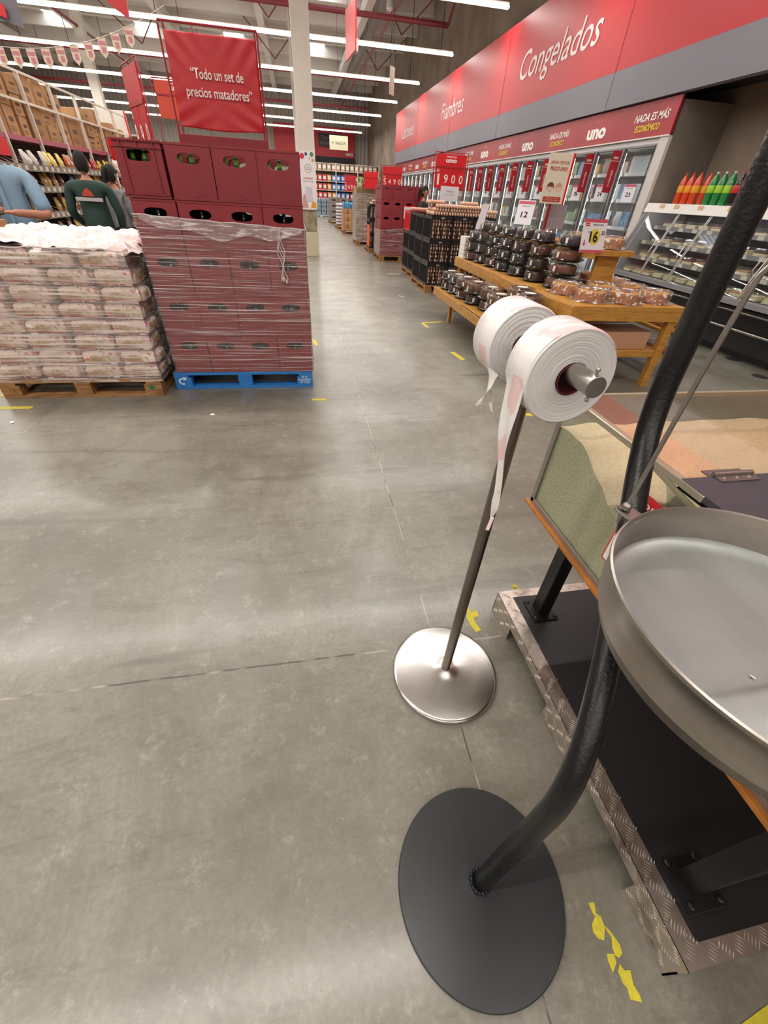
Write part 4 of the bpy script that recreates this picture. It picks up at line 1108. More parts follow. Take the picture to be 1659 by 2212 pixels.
uno_sign('price_sign_frame', 'dark red price sign turned sideways, left of the quote banner', -1.66, 6.6, 1.62, 2.42, .62, '990', rz=R(-62), panel=M_red, logo=False)
uno_sign('orange_banner', 'orange-red store banner partly hidden behind the quote banner', -1.52, 8.4, 2.15, 2.55, .62, None, cat='banner', panel=mat('orange_red_banner', 'd2462e', .4))
uno_sign('aisle_sign', 'bright red blank panel low behind the maroon crates, left side', -3.3, 12.6, 1.75, 2.12, 1.3, None, cat='sign', logo=False)
# ================================================================ LEFT AISLE RACK
GX, GY0, NB = -4.0, 7.5, 7          # face plane, first bay, bays of 1 m
M_rack = mat('cream_rack_steel', 'd9cfc2', .5)
M_rail = mat('dusty_pink_rail', 'a85a68', .5)
M_lip = mat('grey_shelf_lip', '8e857a', .5, var=(8, '776e62', .7))
SH = [.33, .62, .93, 1.25, 1.50]
def rack():
    t = thing('aisle_rack', 'long cream steel rack with grey shelves and cartons on top in the left aisle', 'rack', (GX, GY0, 0))
    for i in range(NB+1):
        y = GY0+i+.02; z1 = 2.62
        B().box(GX-.02, y-.016, 0, GX+.03, y+.016, z1).out('upright', M_rack, t, True, bevel=.002)
    for k, z in enumerate((2.28, 2.62)):
        B().box(GX-.01, GY0, z-.015, GX+.02, GY0+NB, z+.015).out('cross_rail', M_rack, t, True)
    B().box(GX-.62, GY0, 1.815, GX+.012, GY0+NB, 1.875).out('top_deck', M_rail, t, True)
    for i, z in enumerate(SH):
        q = B().box(GX-.60, GY0, z-.02, GX+.16, GY0+NB, z).box(GX+.155, GY0, z-.035, GX+.17, GY0+NB, z+.05)
        s_ = q.out('shelf', M_lip, t, True)
        q = B()
        for b_ in range(NB):
            for j in range(5):
                y = GY0+b_+.1+j*.19; q.bar((GX+.15, y, z+.03), (GX-.25, y, z+.20), .006); q.box(GX+.171, y, z-.02, GX+.174, y+.08, z+.03)
        q.out('shelf_divider', M_rack, s_, True)
    B().box(GX-.64, GY0, 0, GX-.62, GY0+NB, 1.82).out('back_panel', mat('rack_back_panel', '7f766c', .7), t, True)
    B().box(GX-.6, GY0, 0, GX+.1, GY0+NB, .1).out('plinth', mat('rack_plinth', '4a4541', .6), t, True)
rack()
BAGC = ['b5532c', 'c9a13a', 'a3362f', 'b0402a', '8a5a35', 'd2b43c', 'b98a5a', '6d3b2c', 'd9731f', '3f5f96', 'c8c0b8', '7d2f3c', 'e3c15a', 'a77a4e']
CN = {'b5532c': 'rust orange', 'c9a13a': 'mustard', 'a3362f': 'dark red', 'd8cdbd': 'cream', 'b0402a': 'brick red', '8a5a35': 'brown', 'd2b43c': 'yellow', 'b98a5a': 'tan', '6d3b2c': 'dark brown', 'd9731f': 'orange', '3f5f96': 'blue', 'c8c0b8': 'grey white', '7d2f3c': 'maroon', 'e3c15a': 'pale yellow', 'a77a4e': 'light brown'}
def snack(c):
    q = B()
    def f(u, v):
        x = (u-.5)*.13*(1-.12*math.cos(v*6.28)); z = v*.21; e = math.sin(math.pi*min(1, max(0, v*1.02)))**.6
        return (x, -.028*e*(1-(2*u-1)**2)**.5-.002, z)
    q.grid(f, 8, 8, 0); q.grid(lambda u, v: (f(1-u, v)[0], -f(1-u, v)[1], f(1-u, v)[2]), 8, 8, 0)
    q.quad((-.03, -.0315, .08), (.03, -.0315, .08), (.03, -.0315, .115), (-.03, -.0315, .115), 1)
    return q
base_snack = {}
M_snl = mat('pale_pack_print', 'e8ddd0', .4)
rr = random.Random(21)
SHN = ['lowest', 'second', 'third', 'fourth', 'highest']
for si, z in enumerate(SH):
    for b_ in range(1, NB-1):
        for j in range(5):
            if rr.random() < .07: continue
            c_ = BAGC[(b_*3+si*5+j//2+rr.randrange(2)) % len(BAGC)]
            if c_ not in base_snack:
                o = snack(c_).out('snack_bag', [mat('bag_'+CN[c_].replace(' ', '_'), c_, .28, bump=(30, .8)), M_snl], smooth=True, ang=60); base_snack[c_] = o
            else: o = base_snack[c_].copy(); C.objects.link(o)
            o.location = (GX+.06+rr.uniform(-.02, .03), GY0+b_+.19+j*.19+rr.uniform(-.02, .02), z+.012); o.rotation_euler = (R(-14+rr.uniform(-8, 8)), R(rr.uniform(-5, 5)), R(90)); o.scale = (1, 1, rr.uniform(.9, 1.05))
            tag(o, '%s food bag, %s shelf of the left rack, %s bay, %s bag' % (CN[c_], SHN[si], ORD[b_-1], ORD[j]), 'food bag', 'food bags on the left aisle rack')
CT = []
def ctn(i, c_, sx, sy, sz):
    t = thing('stock_carton', '', 'carton')
    B().box(-sx/2, -sy/2, 0, sx/2, sy/2, sz).out('carton', mat('carton_%d' % i, c_, .8, var=(3, 'a57c52', .35)), t, bevel=.004)
    q = B().box(sx/2, -sy*.22, sz*.45, sx/2+.001, sy*.22, sz*.62)
    for k in range(3): q.box(sx/2, -sy*.36, sz*(.12+.07*k), sx/2+.001, sy*(.1+.1*(k % 2)), sz*(.15+.07*k))
    q.out('printed_mark', mat('carton_ink', '6b4a3a', .7), t)
    B().box(-sx/2, -.025, sz, sx/2, .025, sz+.0008).out('tape', mat('packing_tape', 'c9a77c', .3), t)
    return t, (sx, sy, sz)
for i, (c_, a, b__, d) in enumerate((('b98d62', .4, .30, .33), ('c49a6c', .4, .24, .24), ('a67a50', .4, .46, .40), ('b08a5e', .42, .34, .20))):
    t, dim = ctn(i, c_, a, b__, d); CT.append((Proto(t), dim))
k = 0
for col_, (y0, pat) in enumerate([(8.03, (0, 1, 3)), (8.36, (2, 1)), (8.86, (0, 0)), (9.19, (1, 1, 3)), (9.55, (2, 0)), (10.04, (3, 3, 0)), (10.41, (1, 1, 1)), (10.68, (0, 0)), (11.02, (2,)), (11.5, (0, 1)), (11.84, (3, 3, 3)), (12.2, (1, 1)), (12.47, (0, 0)), (12.8, (2,)), (13.3, (3, 0)), (13.67, (0,)), (14.0, (1, 1))]):
    w_ = max(CT[p][1][1] for p in pat); z = 1.876
    for lv, p in enumerate(pat):
        P_, dim = CT[p]
        P_.put((GX-.25+rr.uniform(-.02, .02), y0+w_/2, z), rr.uniform(-.05, .05), 'brown carton on top of the left rack, %s stack back, %s up' % (ORD[col_], ORD[lv]), 'stock cartons on the left rack'); z += dim[2]+.001; k += 1
for P_, d in CT: P_.close()
# second, farther rack end and racks beyond
def farrack(x, y0, y1, label, h=2.4, faces=1):
    t = thing('shelf_rack', label, 'rack', (x, y0, 0))
    q = B(); n = int(y1-y0)
    for i in range(n+1): q.box(x-.02, y0+i-.016, 0, x+.03, y0+i+.016, h)
    q.out('upright', M_rack, t, True)
    q = B()
    for z in (.2, .6, 1.0, 1.4, 1.8, h-.02): q.box(x-.5, y0, z-.02, x+.02, y1, z)
    q.out('shelf', M_rack, t, True)
    B().box(x-.52, y0, 0, x-.5, y1, h).out('back_panel', M_rack, t, True)
    return t
farrack(-4.0, 15.6, 24, 'farther cream rack row in the left aisle beyond the snack bags')
for i, (x, y, z, cc) in enumerate(((-4.05, 16, 1.802, 'd8cdbd'), (-4.05, 17, 1.802, 'b98d62'), (-4.05, 18.2, 1.802, 'c8c0b8'))):
    o = B().box(x-.4, y, z, x, y+.8, z+.4).out('stock_carton', mat('far_box_%d' % i, cc, .7), bevel=.004); tag(o, 'pale stock carton on the farther left rack, %s from its near end' % ORD[i], 'carton', 'cartons on the farther left rack')
def endpanel():
    t = thing('rack_end_panel', 'white panel board standing at the end of the left rack top', 'panel', (-4.28, 14.455, 1.876))
    B().box(-4.58, 14.44, 1.876, -3.99, 14.47, 2.72).out('board', M_white, t, True, bevel=.004)
    B().box(-3.99, 14.43, 1.876, -3.96, 14.48, 2.72).out('red_edge', M_sign, t, True)
endpanel()
tag(B().box(-3.99, 8.02, 1.62, -3.96, 8.42, 1.81).out('shelf_flag', M_sign), 'small red shelf sign at the near end of the left rack', 'sign')
# bunting: cord with pennants (thing of its own, each pennant a piece of it)
def bunting():
    y = 5.6; t = thing('bunting', 'string of cream and pink pointed pennants across the top left corner', 'bunting', (-2.0, y, 2.3))
    P0 = Vector((-2.75, y, 2.30)); P1 = Vector((-1.0, y, 2.62))
    def at(u): return P0.lerp(P1, u)+Vector((0, 0, -.14*4*u*(1-u)))
    B().tube([at(i/30) for i in range(31)], .002, 6).out('cord', M_white, t, True)
    mp = mat('pennant_cream', 'ddc9b4', .6); mq = mat('pennant_pink', 'c9828a', .6)
    for i in range(12):
        p = at(.06+i*.068); q = B(); s_ = .034
        vs = [(p.x-s_, y, p.z), (p.x+s_, y, p.z), (p.x+s_, y, p.z-.085), (p.x, y, p.z-.125), (p.x-s_, y, p.z-.085)]
        q.add(vs+[(a, b_+.001, c_) for a, b_, c_ in vs], [(0, 1, 2, 3, 4), (9, 8, 7, 6, 5)], 0)
        q.quad((p.x-s_*.85, y-.001, p.z-.02), (p.x+s_*.85, y-.001, p.z-.02), (p.x+s_*.85, y-.001, p.z-.042), (p.x-s_*.85, y-.001, p.z-.042), 1)
        q.quad((p.x-s_*.4, y-.001, p.z-.055), (p.x+s_*.5, y-.001, p.z-.055), (p.x+s_*.5, y-.001, p.z-.09), (p.x-s_*.4, y-.001, p.z-.09), 1)
        q.out('pennant', [mp, mq], t, True)
bunting()
def hang_tri(verts, label, name, mats, thick=.01, cat='sign'):
    q = B(); n = len(verts); vs = [Vector(v) for v in verts]; nn = (vs[1]-vs[0]).cross(vs[2]-vs[0]).normalized()*thick
    q.add(vs+[v+nn for v in vs], [tuple(range(n)), tuple(reversed(range(n, 2*n)))]+[(i, (i+1) % n, (i+1) % n+n, i+n) for i in range(n)])
    return tag(q.out(name, mats), label, cat)
def pixp(x, y, Y):          # a point on the plane y = Y seen at picture position x, y (used only to read the layout)
    m = sc.camera.matrix_world.to_3x3(); f = 857.2
    d = m @ Vector(((x-829.5), -(y-1106), -f)); return Vector((0, 0, CAM_H))+d*(Y/d.y)
hang_tri([pixp(225, -60, 9), pixp(262, -60, 9), pixp(281, 44, 9), pixp(232, 5, 9)], 'red triangular hanging sign tip at the top left of the ceiling', 'hanging_sign', M_sign)
hang_tri([pixp(-60, -40, 8), pixp(33, -10, 8), pixp(52, 62, 8), pixp(-50, 20, 8)], 'grey and red hanging sign corner at the top left edge', 'hanging_sign', M_grey)
hang_tri([pixp(-60, -10, 7.95), pixp(8, 10, 7.95), pixp(16, 40, 7.95), pixp(-60, 10, 7.95)], 'bright red hanging panel at the extreme top left edge', 'hanging_sign', M_sign)
# double-sided hanging aisle sign seen edge-on, white tag sign, exit sign, small white lamp drum
def hsign():
    t = thing('hanging_aisle_sign', 'tall red and white hanging aisle sign seen nearly edge-on right of the column', 'sign', (1.12, 10.4, 3.4))
    t.matrix_basis = Matrix.Translation((1.13, 10.6, 3.35)) @ Matrix.Rotation(R(95), 4, 'Z')
    B().box(-.45, -.012, 0, .45, .012, .62).out('panel', M_sign, t, bevel=.003)
    q = B()
    for k in range(4): q.box(-.4+.02*k, -.0135, .08+.13*k, .05, -.012, .15+.13*k)
    q.out('printed_block', mat('sign_grey_print', 'a89aa0', .5), t)
    q = B()
    for x in (-.3, .3): q.cyl((x, 0, .62), (x, 0, 4.2), .003, 6)
    q.out('wire', M_drop, t)
hsign()
def small_hang(name, label, x, y, z, w_, h, m, txt=None, cat='sign', rz=0):
    t = thing(name, label, cat, (x, y, z), rz)
    B().box(-w_/2, -.01, 0, w_/2, .01, h).out('panel', m, t, bevel=.003)
    B().cyl((0, 0, h), (0, 0, 8.0-z), .006, 6).out('hanger', M_drop, t)
    if txt: text(txt, Vector((x, y-.012, z+h/2)), (1, 0, 0), (0, 0, 1), h*.3, M_black_ink, t, width=w_*.75)
small_hang('small_hanging_sign', 'small pale hanging sign over the aisle before the fourth light row', 3.22, 18, 3.95, .28, .62, mat('pale_sign', 'c9c2b4', .5), rz=R(50))
small_hang('exit_sign', 'cream Salida sign with a left arrow hanging over the far aisle', 2.35, 28, 3.15, .95, .55, mat('cream_sign', 'e3ddc2', .5), '← SALIDA')
def drum(x, y, z, label):
    t = thing('access_point', label, 'ceiling fixture', (x, y, z))
    B().lathe([(.10, 0), (.13, .03), (.13, .22), (.11, .25)], n=24).out('drum', mat('pale_drum', 'bfb5ad', .5), t, smooth=True)
    B().cyl((0, 0, .25), (0, 0, 8-z), .012, 6).out('stem', M_drop, t)
drum(1.6, 14.5, 4.1, 'pale round drum hanging from the roof right of the aisle sign')
q = B().box(3.6, 0, 7.0, 3.9, 44, 7.1)
for y in range(1, 44, 2): q.cyl((3.6, y, 7.1), (3.6, y, 7.95), .01, 5); q.cyl((3.9, y, 7.1), (3.9, y, 7.95), .01, 5); q.box(3.6, y, 7.1, 3.9, y+.05, 7.14)
tag(q.out('cable_tray', mat('galvanised_tray', '8f8781', .5, .5)), 'long cable tray hanging under the roof over the main aisle', 'cable tray')
for i, (x, y) in enumerate(((3.75, 12), (3.75, 17), (3.75, 22))):
    tag(B().lathe([(.08, 6.6), (.14, 6.65), (.1, 6.9), (.03, 6.98)], (x, y, 0), 16).out('ceiling_lamp', M_white, smooth=True), 'small round white lamp under the cable tray, %s from the camera' % ORD[i], 'lamp', 'lamps under the cable tray')

# ================================================================ PEOPLE
M_skin = mat('skin', 'b98066', .5, sub=.1, var=(8, 'a56d55', .5)); M_hair = mat('dark_hair', '070504', .8, bump=(60, .6, (1, 1, .2)))
def skin_body(name, pts, edges, m, parent, sub=2, root=0):
    """one continuous limb-and-trunk surface grown over a skeleton"""
    me = bpy.data.meshes.new(name); me.from_pydata([p[:3] for p in pts], edges, []); me.materials.append(m)
    o = bpy.data.objects.new(name, me); C.objects.link(o)
    if parent is not None: o.parent = parent
    sk = o.modifiers.new('skin', 'SKIN'); sk.use_smooth_shade = True
    lay = me.skin_vertices[0].data
    for i, p in enumerate(pts):
        r_ = p[3] if isinstance(p[3], tuple) else (p[3], p[3]); lay[i].radius = r_; lay[i].use_root = (i == root)
    s_ = o.modifiers.new('sub', 'SUBSURF'); s_.levels = sub; s_.render_levels = sub
    return o
def head(parent, c, yaw, tilt=0, hair='short', nod=0, hm=None):
    M = Matrix.Rotation(yaw, 3, 'Z') @ Matrix.Rotation(nod, 3, 'X') @ Matrix.Rotation(tilt, 3, 'Y')
    q = B(); n, m_ = 20, 16; vs = []
    def f(u, v):
        a = 2*math.pi*u; b_ = math.pi*(v-.5); x = math.cos(b_)*math.cos(a)*.074; y = math.cos(b_)*math.sin(a)*.092; z = math.sin(b_)*.118
        if z < 0: x *= 1+z*2.6; y *= 1+z*1.6
        if y < 0 and z < -.02: y -= .008        # face looks to -y
        # nose, brow, eye hollows
        if y < -.05: y -= .020*math.exp(-((x/.012)**2+((z+.012)/.022)**2)); y += .007*math.exp(-(((abs(x)-.028)/.014)**2+((z-.018)/.012)**2)); y -= .005*math.exp(-((x/.02)**2+((z+.052)/.008)**2))
        return M @ Vector((x, y, z))+Vector(c)
    q.grid(f, 28, 22); h = q.out('head', M_skin, parent, smooth=True, ang=180)
    q = B()
    for s_ in (-1, 1):
        p = M @ Vector((s_*.074, .005, -.005))+Vector(c); q.sphere(p, .018, 8, 8, sx=.45, sy=.8, sz=1.4)
    q.out('ear', M_skin, h, smooth=True)
    q = B()
    for s_ in (-1, 1): q.sphere(M @ Vector((s_*.028, -.083, .018))+Vector(c), .010, 10, 8)
    q.out('eye', mat('dark_eye', '2a1f1a', .2), h, smooth=True)
    q = B()
    def g(u, v):
        a = 2*math.pi*u; b_ = math.pi*(.5-v*.80); lo = -1 if math.sin(a) > -.25 else 0
        z = math.sin(b_)*.128; k = 1.09
        if math.sin(a) < -.2: z = max(z, .045+.02*abs(math.cos(a)))
        x = math.cos(b_)*math.cos(a)*.080; y = math.cos(b_)*math.sin(a)*.100+.006
        return M @ Vector((x, y, z))+Vector(c)
    q.grid(g, 32, 14)
    if hair in ('tail', 'long'):
        p = [M @ Vector(v)+Vector(c) for v in ((0, .09, .04), (0, .135, .02), (0, .14, -.05), (0, .125, -.14), (.01, .11, -.20))]
        q.tube(p, [.022, .028, .030, .024, .008], 10)
    q.out('hair', hm or M_hair, h, smooth=True, ang=180)
    return h
def hand(parent, w_, d, palm_n, size=1.0, curl=.5, side=1, name='hand'):
    """wrist point w_, pointing direction d, palm normal; five separate bent fingers"""
    d = Vector(d).normalized(); n_ = Vector(palm_n); n_ = (n_-d*n_.dot(d)).normalized(); s_ = d.cross(n_)*side
    w_ = Vector(w_); pts = [(*(w_-d*.02), .022), (*(w_+d*.03), (.030, .016)), (*(w_+d*.075*size), (.034, .014))]; ed = [(0, 1), (1, 2)]
    o = skin_body(name, pts, ed, M_skin, parent, 2)
    q = B()
    for k, (off, L) in enumerate(((-.030, .066), (-.010, .078), (.011, .073), (.031, .056))):
        b0 = w_+d*.072*size+s_*off; c1 = b0+(d*math.cos(curl*.6)+n_*math.sin(curl*.6))*L*.45; c2 = c1+(d*math.cos(curl*1.6)+n_*math.sin(curl*1.6))*L*.32; c3 = c2+(d*math.cos(curl*2.4)+n_*math.sin(curl*2.4))*L*.23
        q.tube([b0-d*.02, b0, c1, c2, c3], [.0085, .009, .0082, .0074, .005], 8)
    b0 = w_+d*.02-s_*.026; q.tube([b0, b0-s_*.022+d*.022+n_*.008, b0-s_*.026+d*.05+n_*.02, b0-s_*.018+d*.066+n_*.028], [.011, .0105, .009, .006], 8)
    q.out('fingers', M_skin, o, smooth=True, ang=180)
def person(label, loc, rz, H_, top, pants, pose, hair='short', nod=0, headyaw=0, extra=None, hm=None, female=False, jacket_len=.50, sleeve=1.0, wide=1.0):
    t = thing('person', label, 'person', loc, rz)
    k = H_/1.72
    def P(*a): return (a[0]*k, a[1]*k, a[2]*k)
    W = (.17 if female else .195)*wide
    # skeleton: 0 pelvis
    pts = [(*P(0, 0, .93), (.13*k*wide, .09*k*wide)), (*P(0, .0, 1.08), (.12*k*wide, .085*k*wide)), (*P(0, .0, 1.26), (.135*k*wide, .09*k*wide)), (*P(0, .0, 1.38), (.11*k, .07*k)), (*P(0, -.005, 1.47), .052*k), (*P(0, -.01, 1.53), .05*k),
           (*P(-.095, 0, .86), .088*k), (*P(-.10, -.01, .50), .058*k), (*P(-.10, .02, .09), .040*k), (*P(-.11, -.13, .035), .035*k),
           (*P(.095, 0, .86), .088*k), (*P(.10, -.01, .50), .058*k), (*P(.10, .02, .09), .040*k), (*P(.11, -.13, .035), .035*k),
           (*P(-W, 0, 1.38), .058*k), (*P(*pose['le']), .043*k), (*P(*pose['lw']), .029*k),
           (*P(W, 0, 1.38), .058*k), (*P(*pose['re']), .043*k), (*P(*pose['rw']), .029*k)]
    ed = [(0, 1), (1, 2), (2, 3), (3, 4), (4, 5), (0, 6), (6, 7), (7, 8), (8, 9), (0, 10), (10, 11), (11, 12), (12, 13), (3, 14), (14, 15), (15, 16), (3, 17), (17, 18), (18, 19)]
    skin_body('body', pts, ed, M_skin, t)
    e = .024
    def grow(i, f=e):
        p = pts[i]; r_ = p[3] if isinstance(p[3], tuple) else (p[3], p[3]); return (p[0], p[1], p[2], (r_[0]+f, r_[1]+f))
    def lerp(i, j, s_, f=e):
        a, b_ = grow(i, f), grow(j, f); return tuple(a[q_]+(b_[q_]-a[q_])*s_ for q_ in range(3))+((a[3][0]+(b_[3][0]-a[3][0])*s_, a[3][1]+(b_[3][1]-a[3][1])*s_),)
    # trousers
    tp = [grow(0, .035), grow(6, .012), grow(7, .014), (*pts[8][:3], .060*k), grow(10, .012), grow(11, .014), (*pts[12][:3], .060*k)]
    skin_body('trousers', tp, [(0, 1), (1, 2), (2, 3), (0, 4), (4, 5), (5, 6)], pants, t)
    for i, j in ((8, 9), (12, 13)):
        q = B(); a, b_ = pts[i], pts[j]; q.sphere(((a[0]+b_[0])/2, (a[1]+b_[1])/2-.01, .045), .05, 14, 10, sx=.95, sy=2.6, sz=.85); q.v = [(v[0], v[1], max(v[2], .001)) for v in q.v]
        q.out('shoe', mat('dark_shoe', '201d1c', .5), t, smooth=True)
    # top garment
    hem = (0, 0, (.93-.08)*k, (.172*k*wide, .13*k*wide))
    gp = [hem, grow(0, .045), grow(1, .048), grow(2, .045), grow(3, .038), (*P(0, -.004, 1.45), .062*k)]
    ge = [(0, 1), (1, 2), (2, 3), (3, 4), (4, 5)]
    for (a, b_, c_) in ((14, 15, 16), (17, 18, 19)):
        n0 = len(gp)
        if sleeve >= 1: gp += [grow(a, .016), grow(b_, .018), lerp(b_, c_, .9, .018)]; ge += [(4, n0), (n0, n0+1), (n0+1, n0+2)]
        else: gp += [grow(a, .018), lerp(a, b_, sleeve+.2, .024)]; ge += [(4, n0), (n0, n0+1)]
    g = skin_body('top', gp, ge, top, t)
    head(t, P(pose.get('hx', 0), pose.get('hy', -.02), 1.635), headyaw, hair=hair, nod=nod, hm=hm)
    for s_, kk, ee in ((-1, 'lw', 'le'), (1, 'rw', 're')):
        w_, e_ = Vector(P(*pose[kk])), Vector(P(*pose[ee])); hd = Vector(pose.get(kk+'d', tuple(w_-e_)))
        hand(t, w_, hd, pose.get(kk+'n', (0, 0, -1) if abs((w_-e_).normalized().z) < .8 else (-s_, 0, 0)), curl=pose.get('curl', .5), side=s_)
    if extra: extra(t, k, P)
    return t, k, P
M_blue = mat('pale_blue_shirt_cloth', '86a3bb', .75, var=(5, '7798b6', .7), bump=(9, .9))
M_jean = mat('dark_navy_cloth', '232838', .8); M_blkp = mat('black_trouser_cloth', '19181b', .8)
M_jack = mat('dark_green_jacket_cloth', '1e3a33', .7, var=(5, '17302b', .7), bump=(8, .7))
def knit():
    m = mat('grey_cable_knit', '8c8a8d', .9, var=(40, '5f5e62', .9, (1, 1, .25)), bump=(45, 1.0, (1, 1, .3))); return m
def man_extra(t, k, P):
    q = B()      # collar, button strip, pocket
    q.tube([P(-.07, -.05, 1.45), P(-.03, -.095, 1.425), P(0, -.12, 1.39), P(.03, -.095, 1.425), P(.07, -.05, 1.45)], .016, 8); q.tube([P(-.07, -.04, 1.455), P(0, .065, 1.475), P(.07, -.04, 1.455)], .018, 8)
    q.out('collar', M_blue, t, smooth=True)
    q = B().box(-.017*k, -.145*k, .92*k, .017*k, -.118*k, 1.38*k); q.out('button_placket', mat('shirt_placket', '84a3bd', .7), t, bevel=.004)
    q = B().box(-.13*k, -.145*k, 1.2*k, -.05*k, -.125*k, 1.3*k); q.out('pocket', mat('shirt_placket', '84a3bd', .7), t, bevel=.004)
person('person in a pale blue shirt holding a phone, cut by the left edge', (-2.74, 5.42, 0), R(15), 1.76, M_blue, M_jean,
       dict(le=(-.29, -.10, 1.12), lw=(-.08, -.40, 1.16), re=(.29, -.10, 1.10), rw=(.08, -.40, 1.13), lwd=(.9, -.3, .1), rwd=(-.9, -.3, .1), lwn=(0, .2, -1), rwn=(0, .2, -1), curl=.7), extra=man_extra, sleeve=.75, nod=R(18), wide=1.08)
tag(B().box(-.035, -.07, -.005, .035, .07, .005).out('phone', M_black, bevel=.003), 'black phone held in the hands of the person in the blue shirt', 'phone').matrix_basis = Matrix.Translation((-2.635, 5.0, 1.185)) @ Matrix.Rotation(R(15), 4, 'Z') @ Matrix.Rotation(R(35), 4, 'X')
def jk(t, k, P):
    B().box(-.16*k, .146*k, 1.235*k, .16*k, .170*k, 1.275*k).out('reflective_band', mat('silver_band', 'b6b2ae', .4), t, bevel=.004)
    q = B(); q.prism([(-.07*k, 1.29*k), (.07*k, 1.29*k), (.04*k, 1.345*k), (0, 1.375*k), (-.045*k, 1.345*k)], -.178*k, -.160*k, M=Matrix(((1, 0, 0), (0, 0, -1), (0, 1, 0))).to_3x3())
    q.out('back_emblem', mat('orange_red_emblem', 'b8402e', .6), t)
person('person in a dark green jacket with a silver back band, facing the left rack', (-2.70, 7.35, 0), R(188), 1.66, M_jack, M_blkp,
       dict(le=(-.30, .0, 1.10), lw=(-.26, -.10, .88), re=(.30, 0, 1.10), rw=(.22, -.20, .95)), nod=R(15), wide=1.18, extra=lambda t, k, P: jk(t, k, P))
person('person with a dark ponytail in a grey cable-knit sweater beside the green jacket', (-2.72, 8.35, 0), R(160), 1.56, knit(), M_blkp,
       dict(le=(-.22, -.02, 1.10), lw=(-.12, -.24, 1.10), re=(.24, 0, 1.10), rw=(.14, -.22, 1.08)), hair='tail', nod=R(22), female=True)
person('person with a dark ponytail in dark clothes behind the egg crates', (3.18, 12.5, 0), R(55), 1.63, mat('charcoal_knit', '3a3534', .8), M_blkp,
       dict(le=(-.22, -.02, 1.10), lw=(-.16, -.16, .95), re=(.22, -.02, 1.10), rw=(.16, -.16, .95)), hair='tail', nod=R(12), female=True)
# ================================================================ CAKE TABLE
def table():
    t = thing('display_table', 'tiered varnished pine table carrying cakes, with a low front shelf and a raised back shelf', 'table', (2.38, 3.55, 0))
    def leg(x, y, z, w_=.08, d=.06): B().box(x-w_/2, y-d/2, 0, x+w_/2, y+d/2, z).out('leg', M_wood, t, True, bevel=.004)
    for x, y in ((2.46, 3.60), (3.47, 3.60), (2.46, 6.9), (3.47, 6.9), (2.46, 5.25), (3.47, 5.25)): leg(x, y, .65)
    B().box(2.38, 3.55, .72, 3.54, 7.0, .76).out('top', M_woodx, t, True, bevel=.003)
    q = B().box(2.381, 3.552, .635, 3.539, 3.58, .735); q.out('apron', M_wood, t, True, bevel=.003)
    q = B().box(2.365, 3.56, .64, 2.395, 7.0, .752).box(2.36, 3.8, .652, 2.372, 5.2, .745); q.out('front_edge_board', M_woodx, t, True, bevel=.003)
    B().box(2.42, 3.585, .30, 3.48, 3.615, .365).out('rail', M_wood, t, True, bevel=.003)
    B().box(2.42, 3.62, .335, 3.50, 6.9, .36).out('lower_shelf', M_woodx, t, True)
    # low front shelf
    q = B().box(1.97, 3.7, .375, 2.36, 6.62, .40)
    q.out('low_shelf', M_woodx, t, True)
    q = B().box(1.955, 3.7, .31, 1.985, 4.5, .405).box(1.96, 4.5, .305, 1.99, 5.35, .40).box(1.965, 5.35, .30, 1.995, 6.62, .402).box(1.97, 6.59, .31, 2.36, 6.62, .40)
    q.out('low_edge_board', M_woodx, t, True, bevel=.003)
    for y in (6.15, 3.9): leg(2.12, y, .375, .05, .05)
    # raised shelf with its supports
    B().box(2.78, 4.12, 1.09, 3.22, 6.7, 1.135).out('raised_shelf', M_woodx, t, True, bevel=.003)
    B().box(2.775, 4.11, 1.06, 2.80, 6.7, 1.13).out('raised_edge_board', M_woodx, t, True, bevel=.003)
    for y in (4.22, 6.4): B().box(2.90, y, .76, 3.14, y+.04, 1.09).out('support_panel', M_wood, t, True, bevel=.003)
table()
cartonbox('flat pinkish cardboard box on the lower shelf of the cake table, near end', (3.10, 3.95, .362), .50, .62, .165, m=mat('pinkish_cardboard', 'b88a6c', .7))
cartonbox('brown carton farther in on the lower shelf of the cake table', (3.0, 5.6, .362), .4, .5, .22)

